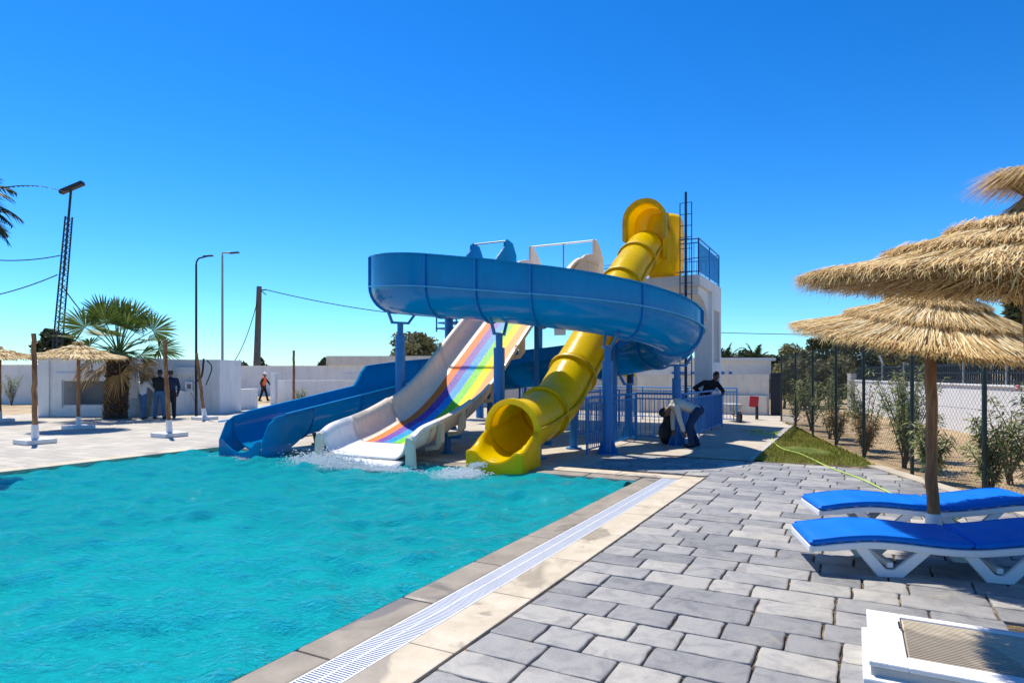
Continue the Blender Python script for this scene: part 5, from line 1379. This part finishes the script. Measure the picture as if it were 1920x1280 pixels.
cable(P(0, 488, 34), P(113, 479, 34), .1, 'upper guy cable left of the floodlight mast', .03)
cable(P(-30, 558, 34), P(108, 515, 34), .12, 'lower guy cable left of the floodlight mast', .03)
cable(P(118, 538, 34), P(160, 592, 34), .05, 'short guy cable right of the floodlight mast', .03)
q = MB(); q.tube(hose_path([P(382, 672, 23.3), P(378, 705, 23.3), P(366, 716, 23.4)], 8), .035, 6); tag(q.build('conduit', M['black'], smooth=60), 'thick black cable drooping left of the curved lamp post', 'cable', 'loose cables by the lamp post')
q = MB(); q.tube(hose_path([P(388, 675, 23.3), P(397, 690, 23.3), P(386, 722, 23.3)], 8), .02, 6); tag(q.build('conduit', M['black'], smooth=60), 'thin black cable looping right of the curved lamp post', 'cable', 'loose cables by the lamp post')

# red sign and wheelbarrow by the cream wall
sb = G(1419, 786); o = thing('red_sign', sb, 'small red board on a short post beyond the turf', 'sign')
q = MB(); q.box(sb+Z3*.22, (.04, .04, .24)); q.build('post', M['dark_steel'], o)
q = MB(); q.box(sb+Z3*.62+X3*-.1, (.16, .02, .19), Vector((1, 0, -.08)).normalized(), Y3, Vector((.08, 0, 1)).normalized()); bevel_obj(q.build('board', M['red'], o), .015)
wb0 = G(1372, 789); o = thing('wheelbarrow', wb0, 'worn wheelbarrow parked at the foot of the cream wall', 'wheelbarrow')
q = MB(); q.loft([[wb0+Vector((b*k, a*k, z)) for a, b in ((-.42, -.25), (.5, -.25), (.5, .25), (-.42, .25))] for k, z in ((.55, .32), (1, .58))]); q.build('tub', M['grey_wall'], o)
for s_ in (-.2, .2):
    q = MB(); q.tube([wb0+Vector((s_*.4, -.75, .2)), wb0+Vector((s_, 0, .30)), wb0+Vector((s_*1.2, .85, .56))], .018, 6); q.build('handle', M['rust'], o)
    q = MB(); q.tube([wb0+Vector((s_, .3, .34)), wb0+Vector((s_, .42, .0))], .016, 6); q.build('leg', M['rust'], o)
q = MB(); q.tube([wb0+Vector((-.04, -.72, .18)), wb0+Vector((.04, -.72, .18))], .18, 16); q.build('wheel', M['black'], o, smooth=40)

# ------------------------------------------------------------------ people
def remesh(o, vox=.016, it=4):
    m_ = o.modifiers.new('skin', 'REMESH'); m_.mode = 'VOXEL'; m_.voxel_size = vox; m_.use_smooth_shade = True
    s_ = o.modifiers.new('relax', 'SMOOTH'); s_.iterations = it; s_.factor = .5
def person(base, J, label, top, legs_, hair='hair', sleeves=True, k=1.0, extra=None, hat=None, vest=None, hairlong=False):
    """J: joints in metres around base (x right, y away, z up)"""
    base = Vector(base); o = thing('person', base, label, 'person')
    g = {n: base+Vector(p)*k for n, p in J.items()}
    b = MB(); q = k
    def lim(mb_, seq, rad):
        for (a, c_), (ra, rb) in zip(zip(seq[:-1], seq[1:]), zip(rad[:-1], rad[1:])): mb_.cap(g[a], g[c_], ra*q, rb*q)
    def torso(mb_, s_=1.0):
        ax_ = (g['chest']-g['pelvis']).normalized(); sh = (g['shR']-g['shL']).normalized(); fw = ax_.cross(sh)
        rot = Matrix((sh, fw, ax_)).transposed()
        mb_.ell(g['pelvis'], (.155*q*s_, .115*q*s_, .13*q*s_), 14, 10, rot); mb_.ell(g['pelvis'].lerp(g['chest'], .5), (.145*q*s_, .105*q*s_, .20*q*s_), 14, 10, rot)
        mb_.ell(g['chest'], (.165*q*s_, .12*q*s_, .19*q*s_), 14, 10, rot); mb_.cap(g['shL'], g['shR'], .062*q*s_, .062*q*s_)
        mb_.cap(g['chest'], g['neck'], .10*q*s_, .06*q*s_)
    torso(b, .95)
    for s_ in 'LR':
        lim(b, ['sh'+s_, 'el'+s_, 'ha'+s_], [.052, .042, .03]); lim(b, ['hip'+s_, 'kn'+s_, 'an'+s_], [.085, .058, .042]); lim(b, ['an'+s_, 'to'+s_], [.042, .032])
        hd = (g['ha'+s_]-g['el'+s_]).normalized(); sd = hd.cross(Vector((.3, 1, .2))).normalized(); pc = g['ha'+s_]+hd*.05*q
        b.cap(g['ha'+s_], pc+hd*.03*q, .03*q, .034*q)
        for f_, l_ in ((-.026, .062), (-.009, .075), (.009, .072), (.026, .058)): b.cap(pc+hd*.03*q+sd*f_*q, pc+hd*(.03+l_)*q+sd*f_*1.15*q+Z3*-.008*q, .011*q, .009*q, 6)
        b.cap(pc-hd*.02*q+sd*.03*q, pc+hd*.035*q+sd*.058*q, .012*q, .010*q, 6)
    hu = (g['head']-g['neck']).normalized(); b.cap(g['neck'], g['head'], .055*q, .06*q)
    fwd = Vector(J.get('look', (0, -1, 0))); fwd = (fwd-hu*fwd.dot(hu)).normalized(); sdv = fwd.cross(hu)
    rot = Matrix((sdv, fwd, hu)).transposed()
    b.ell(g['head'], (.076*q, .098*q, .118*q), 16, 12, rot); b.ell(g['head']+fwd*.045*q-hu*.055*q, (.052*q, .052*q, .055*q), 12, 8, rot)
    b.ell(g['head']+fwd*.105*q-hu*.012*q, (.013*q, .018*q, .026*q), 8, 6, rot)
    for s_ in (-1, 1): b.ell(g['head']+sdv*(s_*.078*q)-fwd*.005*q, (.012*q, .022*q, .034*q), 8, 6, rot)
    bo = b.build('body', M['skin'], o); remesh(bo, .014*max(1, q))
    fe = MB()
    for s_ in (-1, 1): fe.ell(g['head']+sdv*(s_*.032*q)+fwd*.092*q+hu*.012*q, (.014*q, .008*q, .008*q), 8, 6, rot)
    fe.ell(g['head']+fwd*.098*q-hu*.062*q, (.025*q, .006*q, .007*q), 8, 6, rot); fe.build('eyes_and_mouth', M['hair'], o)
    h = MB(); h.ell(g['head']+hu*.022*q-fwd*.016*q, (.086*q, .100*q, .112*q), 16, 12, rot)
    if hairlong:
        h.ell(g['head']-fwd*.05*q-hu*.03*q, (.098*q, .085*q, .14*q), 14, 10, rot); h.ell(g['neck']-fwd*.08*q-hu*.05*q, (.07*q, .04*q, .16*q), 12, 8, rot)
    ho = h.build('hair', M[hair], o); remesh(ho, .016, 3)
    if hat:
        hh = MB(); hh.ell(g['head']+hu*.06*q, (.10*q, .118*q, .085*q), 16, 10, rot); hh.ell(g['head']+hu*.05*q+fwd*.07*q, (.10*q, .09*q, .014*q), 14, 6, rot); hh.build('hard_hat', M[hat], o, smooth=60)
    c = MB(); torso(c, 1.12)
    for s_ in 'LR': lim(c, ['sh'+s_, 'el'+s_, 'ha'+s_] if sleeves else ['sh'+s_, 'el'+s_], [.072, .058, .046] if sleeves else [.072, .062])
    co_ = c.build('top', M[top], o); remesh(co_, .018, 3)
    l = MB(); ax_ = (g['chest']-g['pelvis']).normalized(); l.ell(g['pelvis']-ax_*.02*q, (.175*q, .135*q, .13*q), 14, 10)
    for s_ in 'LR': lim(l, ['hip'+s_, 'kn'+s_, 'an'+s_], [.105, .078, .066])
    lo_ = l.build('trousers', M[legs_], o); remesh(lo_, .018, 3)
    for s_ in 'LR':
        sh = MB(); d_ = (g['to'+s_]-g['an'+s_]); d_.z = 0; d_.normalize(); f0 = Vector((g['an'+s_].x, g['an'+s_].y, base.z+.045*q)); sh.cap(f0-d_*.03*q, f0+d_*.15*q, .045*q, .038*q); so = sh.build('shoe', M['shoe'], o); remesh(so, .012, 2)
    if vest:
        vt = MB(); torso(vt, 1.22); vo = vt.build('vest', M[vest], o); remesh(vo, .018, 2)
    return o
def stand(look=(0, 1, 0), lean=0, armsf=(.0, .0), step=0, w=.0, dirx=0):
    f = Vector(look).normalized(); r_ = Vector((f.y, -f.x, 0))
    def q(a, b, z): v = r_*a+f*b; return (v.x, v.y, z)
    return dict(look=tuple(f-Z3*.1), pelvis=q(0, 0, .95), chest=q(0, lean*.6, 1.27), neck=q(0, lean, 1.46), head=q(0, lean+.02, 1.62),
        shL=q(-.19, lean*.8, 1.40), shR=q(.19, lean*.8, 1.40), elL=q(-.27, lean+armsf[0]*.3-.03, 1.12), elR=q(.27, lean+armsf[1]*.3-.03, 1.12),
        haL=q(-.24+.1*armsf[0], lean+.06+armsf[0]*.33, .90+.14*armsf[0]), haR=q(.24-.1*armsf[1], lean+.06+armsf[1]*.33, .90+.14*armsf[1]),
        hipL=q(-.09, 0, .92), hipR=q(.09, 0, .92), knL=q(-.10-w, .02+step*.5, .5), knR=q(.10+w, .02-step*.4, .5), anL=q(-.11-w*1.6, step, .08), anR=q(.11+w*1.6, -step, .08),
        toL=q(-.13-w*1.6, step+.16, .04), toR=q(.13+w*1.6, -step+.16, .04))
person(G(268, 785), stand((.35, 1, 0), .02, (.3, .9), .10), 'person in white top and jeans with dark hair standing by the kiosk', 'c_white', 'c_jeans', k=.90, hairlong=True)
person(G(299, 785), stand((-.1, 1, 0), .03, (.9, .9), .0, .03), 'person in black jumper and jeans seen from behind by the kiosk', 'c_dark', 'c_jeans', k=1.0)
person(G(320, 784.5), stand((-.5, 1, 0), .03, (.2, .1), .0), 'person in navy jacket and dark trousers at the right of the group', 'c_navy', 'c_dark', k=.99)
person((Xk(494, 37), 37, 0), stand((1, .1, 0), .06, (.7, -.4), .22), 'worker in orange vest, white helmet and black trousers walking right', 'c_dark', 'c_dark', k=.95, hat='white_plastic', vest='c_orange')
# worker bending down beside the blue post
Jb = dict(look=(-.5, -.2, -1), pelvis=(.22, .05, .80), chest=(-.14, .0, .93), neck=(-.34, -.02, .88), head=(-.47, -.02, .76), shL=(-.26, -.17, .90), shR=(-.26, .17, .90),
          elL=(-.20, -.22, .62), elR=(-.24, .22, .62), haL=(-.12, -.20, .38), haR=(-.26, .12, .38), hipL=(.22, -.09, .78), hipR=(.22, .10, .78), knL=(.02, -.12, .46), knR=(.12, .14, .44),
          anL=(.08, -.14, .08), anR=(.28, .16, .08), toL=(-.08, -.16, .04), toR=(.13, .16, .04))
person((3.80, 13.95, 0), Jb, 'worker in pale shirt and dark jeans bending down beside a blue post', 'c_beige', 'c_jeans2', k=1.0)
Jl = dict(look=(.5, -1, -.35), pelvis=(0, .05, .92), chest=(.12, -.08, 1.20), neck=(.20, -.17, 1.36), head=(.25, -.22, 1.50), shL=(.30, -.10, 1.30), shR=(-.06, -.16, 1.32),
          elL=(.42, -.28, 1.08), elR=(-.34, -.12, 1.16), haL=(.36, -.44, 1.02), haR=(-.16, -.2, 1.0), hipL=(.09, .05, .90), hipR=(-.09, .05, .90), knL=(.10, .03, .48), knR=(-.12, .05, .48),
          anL=(.11, .08, .08), anR=(-.14, .10, .08), toL=(.15, -.08, .04), toR=(-.12, -.06, .04))
person(W(-.95, 9.75, 0)+Vector((.0, 0, 0)), Jl, 'person in black leaning over the blue railing under the tower', 'c_dark', 'c_dark', k=1.02)
# black sack beside the post
sp_ = W(-.86, 5.05, 0); q = MB(); q.ell(sp_+Z3*.26, (.19, .20, .28), 14, 10); q.ell(sp_+Vector((.05, 0, .50)), (.14, .15, .24), 12, 8); q.cap(sp_+Vector((.10, 0, .62)), sp_+Vector((.12, 0, .76)), .05, .06)
so_ = q.build('black_sack', M['black']); remesh(so_, .02, 3); tag(so_, 'tall black sack slumped behind the blue post by the bending worker', 'sack')

# ------------------------------------------------------------------ splashes at the outlets
def splash(c, ext, n, label, seed, zmax=.14, smin=.006, smax=.028):
    rnd = random.Random(seed); mb_ = MB()
    for i in range(n):
        a = rnd.gauss(0, .5); b = abs(rnd.gauss(0, .5)); v_ = c[0]+a*ext[0]; u_ = c[1]-b*ext[1]+.1
        z = -.04+abs(rnd.gauss(0, .35))*zmax*math.exp(-b*1.6); s_ = rnd.uniform(smin, smax)*(1.2-min(.9, b*.6))
        fl = .35 if z < 0 else .8
        mb_.ell(W(v_, u_, z), (s_*rnd.uniform(.8, 2.2), s_*rnd.uniform(.8, 2), s_*fl), 5, 3)
    tag(mb_.build('splash', M['foam'], smooth=180, fix=False), label, kind='stuff')
splash((-5.5, -.72), (.8, .55), 8500, 'white splash', 1, .30, .002, .012)
splash((-4.6, -.78), (.95, .36), 4200, 'white splash', 4, .10, .002, .011)
splash((-7.75, -1.05), (.45, .22), 1300, 'white splash', 2, .06, .002, .009)
splash((-2.75, -.55), (.40, .70), 4200, 'white splash', 3, .11, .002, .011)
# water shooting off the yellow tray
rnd = random.Random(77); m_ = MB()
for i in range(900):
    k = rnd.random()**.8; a = rnd.gauss(0, .05+.05*k); p = W(-2.50+a-.28*k, .10-.62*k, .125+.05*k-.24*k*k+rnd.gauss(0, .012+.012*k)); s_ = rnd.uniform(.004, .014)*(1.1-.4*k)
    m_.ell(p, (s_, s_*1.4, s_*.8), 5, 3)
tag(m_.build('water_stream', M['foam'], smooth=180, fix=False), kind='stuff')
